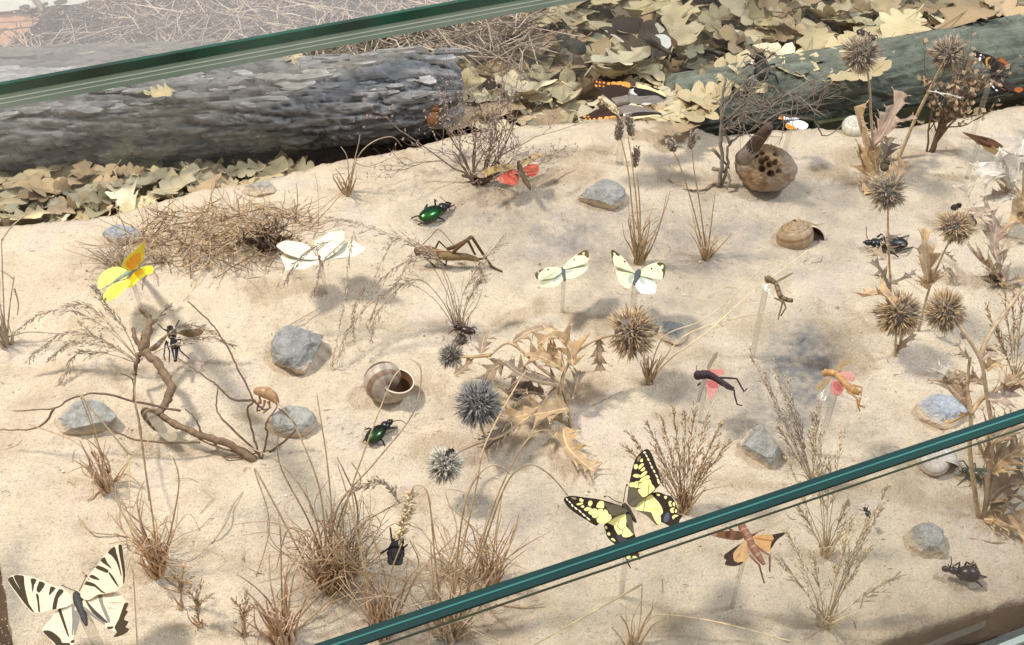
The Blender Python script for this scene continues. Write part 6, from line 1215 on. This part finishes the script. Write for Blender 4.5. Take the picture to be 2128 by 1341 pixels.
t_ = thing('mat_shrub', 'wide matted mound of tangled brown twigs at upper left', 'shrub', P(450, 520)); m = M()
for k in range(470):
    a = U(0, 6.28); f = math.sqrt(R()); x = 448+math.cos(a)*f*205+U(-24, 24); y = 488+math.sin(a)*f*62+U(-5, 5)-(x-448)*.07
    hmx = 2.0*(1-f*f*.8)
    p = P(x, y, U(0, hmx)); d = rv(1); d.z *= .45; d.normalize(); l = U(.8, 2.4); q = p+d*l; e = q+(d+rv(.8)).normalized()*l*.8
    for o in (p, q, e): o.z = max(o.z, G(o.x, o.y)+.03)
    strand(m, [p, q, e], U(.025, .055), .02, 3, 3, .05, random.choice((hx('9a8062'), hx('7a6248'), hx('b59a78'), hx('c4a984'))))
part('twigs', m, mat('mat_twig', None, .8, .25, 250, 0), t_, kind='stuff')
m = M()
for k in range(9): grow(m, P(560+U(-16, 16), 522, 0), (UP+rv(.6)).normalized(), 1.6, .22, 2, .4)
part('woody_foot', m, MT['twig_dark'], t_)
t_ = tuft('dry straw bunch behind the yellow butterfly', 262, 565, 60, 3.6, .75, 'straw_grey', .055, (-.15, .1), .8, curl=.5)
t_ = thing('gnarled_branch', 'gnarled dark branch with long curling twigs lying below the yellow butterfly', 'branch', P(526, 955))
for s, r0, r1 in (('528 955 0 480 925 .7 420 905 1.2 360 880 1.5 325 850 1.7', .42, .34), ('330 862 1.6 345 835 1.9 356 805 2.1 335 765 2.3 300 728 2.6', .4, .5), ('300 730 2.6 305 700 3.2 312 665 3.8 290 640 4.4', .5, .26), ('300 735 2.5 285 710 3 275 680 3.6', .36, .2), ('290 735 2.4 282 765 1.6 280 780 1.2', .3, .14)):
    m = M(); c_ = crom(PX(s), 6); L_ = len(c_)-1; m.tube([q+rv(.06) for q in c_], [(r0+(r1-r0)*i/L_)*U(.45, .64) for i in range(L_+1)], 8); part('limb', m, MT['twig'], t_)
stems(t_, ['540 953 0 532 925 1 515 854 3 526 832 3.6 499 776 4.8 471 719 6 438 672 7 389 625 8', '526 832 3.6 482 829 3.4 455 804 3.8 433 788 4 397 763 4.4 370 745 4.6', '545 953 0 555 905 1.4 553 880 2.2 575 845 3 565 835 3.2', '560 940 0 615 890 1.6 580 850 2.8', '416 920 1 306 917 1.2 250 903 1.6 220 880 2.2', '375 854 2 278 834 3.2 206 818 4 146 829 3.8 113 848 3.4 30 854 3', '113 848 3.4 80 888 2 0 894 1.6', '278 834 3.2 276 790 4.4 250 775 4.8', '540 945 .2 470 880 2.4 450 850 3 453 805 4', '520 950 .1 440 925 .8 400 905 1.2', '528 832 3.6 545 850 3 560 850 2.8', '420 905 1.2 405 870 2.2 385 850 2.6', '440 905 1.2 470 950 .2 560 935 .4', '280 780 1.2 280 830 2.4 290 880 1.6 300 960 1.6 310 1040 3'], 'twig', .075, 'twig', 6, .03)
t_ = thing('grass_stalk', 'pale straw lying slanted across the dark-sided stone', 'grass stalk', P(270, 950)); stems(t_, ['268 945 .6 215 880 3 165 820 5'], 'straw_pale', .07)
# ================================================================ crumbs and straws on the sand
random.seed(77)
m = M()
for k in range(15000):
    x, y = U(0, 2128), U(270, 1341); yb = interp(BACK, x)+10
    if y < yb or y > interp(FRONT, x)-14: continue
    if noise.noise(V((x*.006, y*.008, 3))) < U(-.5, .35): continue
    s = S(x, y)*U(.5, 1.7)*(2.4 if R() < .03 else 1); p = P(x, y, s*.2); c = random.choice((hx('d8c8aa'), hx('c9b592'), hx('efe6d2'), hx('a89880'), hx('8d7d68'), hx('e6d8bc')))
    vs = [p+V((s*U(.6, 1.2), 0, 0)), p+V((0, s*U(.6, 1.2), 0)), p-V((s*U(.6, 1.2), 0, 0)), p-V((0, s*U(.6, 1.2), 0)), p+UP*s*U(.4, .9), p-UP*s]
    m.add(vs, [(0, 1, 4), (1, 2, 4), (2, 3, 4), (3, 0, 4), (1, 0, 5), (2, 1, 5), (3, 2, 5), (0, 3, 5)], c)
struct('sand_crumbs', m, mat('sand_crumb', None, .95, .15, 300, 0), False, 'stuff')
m = M()
for k in range(330):
    x, y = U(0, 2128), U(300, 1341); yb = interp(BACK, x)+14
    if y < yb or y > interp(FRONT, x)-16: continue
    p = P(x, y, .05); an = U(0, 3.14); l = U(.08, .3) if R() < .85 else U(.4, 1.3); d = V((math.cos(an), math.sin(an), 0)); q = p+d*l+rv(.1*l); e = q+(d+rv(1.1)).normalized()*l
    for o in (q, e): o.z = G(o.x, o.y)+.05
    m.tube([p, q, e], [.014, .02, .01], 3, random.choice((hx('a58a68'), hx('7d6a54'), hx('bda47c'), hx('6a5a4a'))), False)
struct('chaff', m, mat('chaff', None, .8, .2, 300, 0), True, 'stuff')
for k, (s, lab) in enumerate((('180 1040 .05 230 1005 .08 262 985 .06', 'thin straight straw lying on the sand near the reddish stubby tuft'), ('165 1078 .05 190 1105 .3 240 1112 .1 270 1116 .05', 'short curled straw lying on open sand at left'), ('440 1130 .05 468 1090 .4 485 1050 .2 505 1022 .05', 'curved thin straw on the sand right of the tangled tuft'), ('1232 842 .06 1262 826 .12 1296 812 .06', 'short dark twig on the sand right of the thistle stem'), ('2015 1118 .04 2060 1126 .06 2090 1128 .04', 'hair-thin straw on the sand above the dark beetle'), ('575 692 .1 620 665 .4 665 640 .3', 'pale straw propped over the wedge-shaped stone'), ('1392 340 .05 1420 375 .1 1450 395 .3 1475 385 .2', 'dark bent twig on the flat stone chip'))):
    pts = PX(s); single('straw', (lambda q: (strand(q, pts, .05, .025), q)[1])(M()), MT['straw_grey' if k in (3, 6) else 'straw'], lab, 'straw', pts[0])
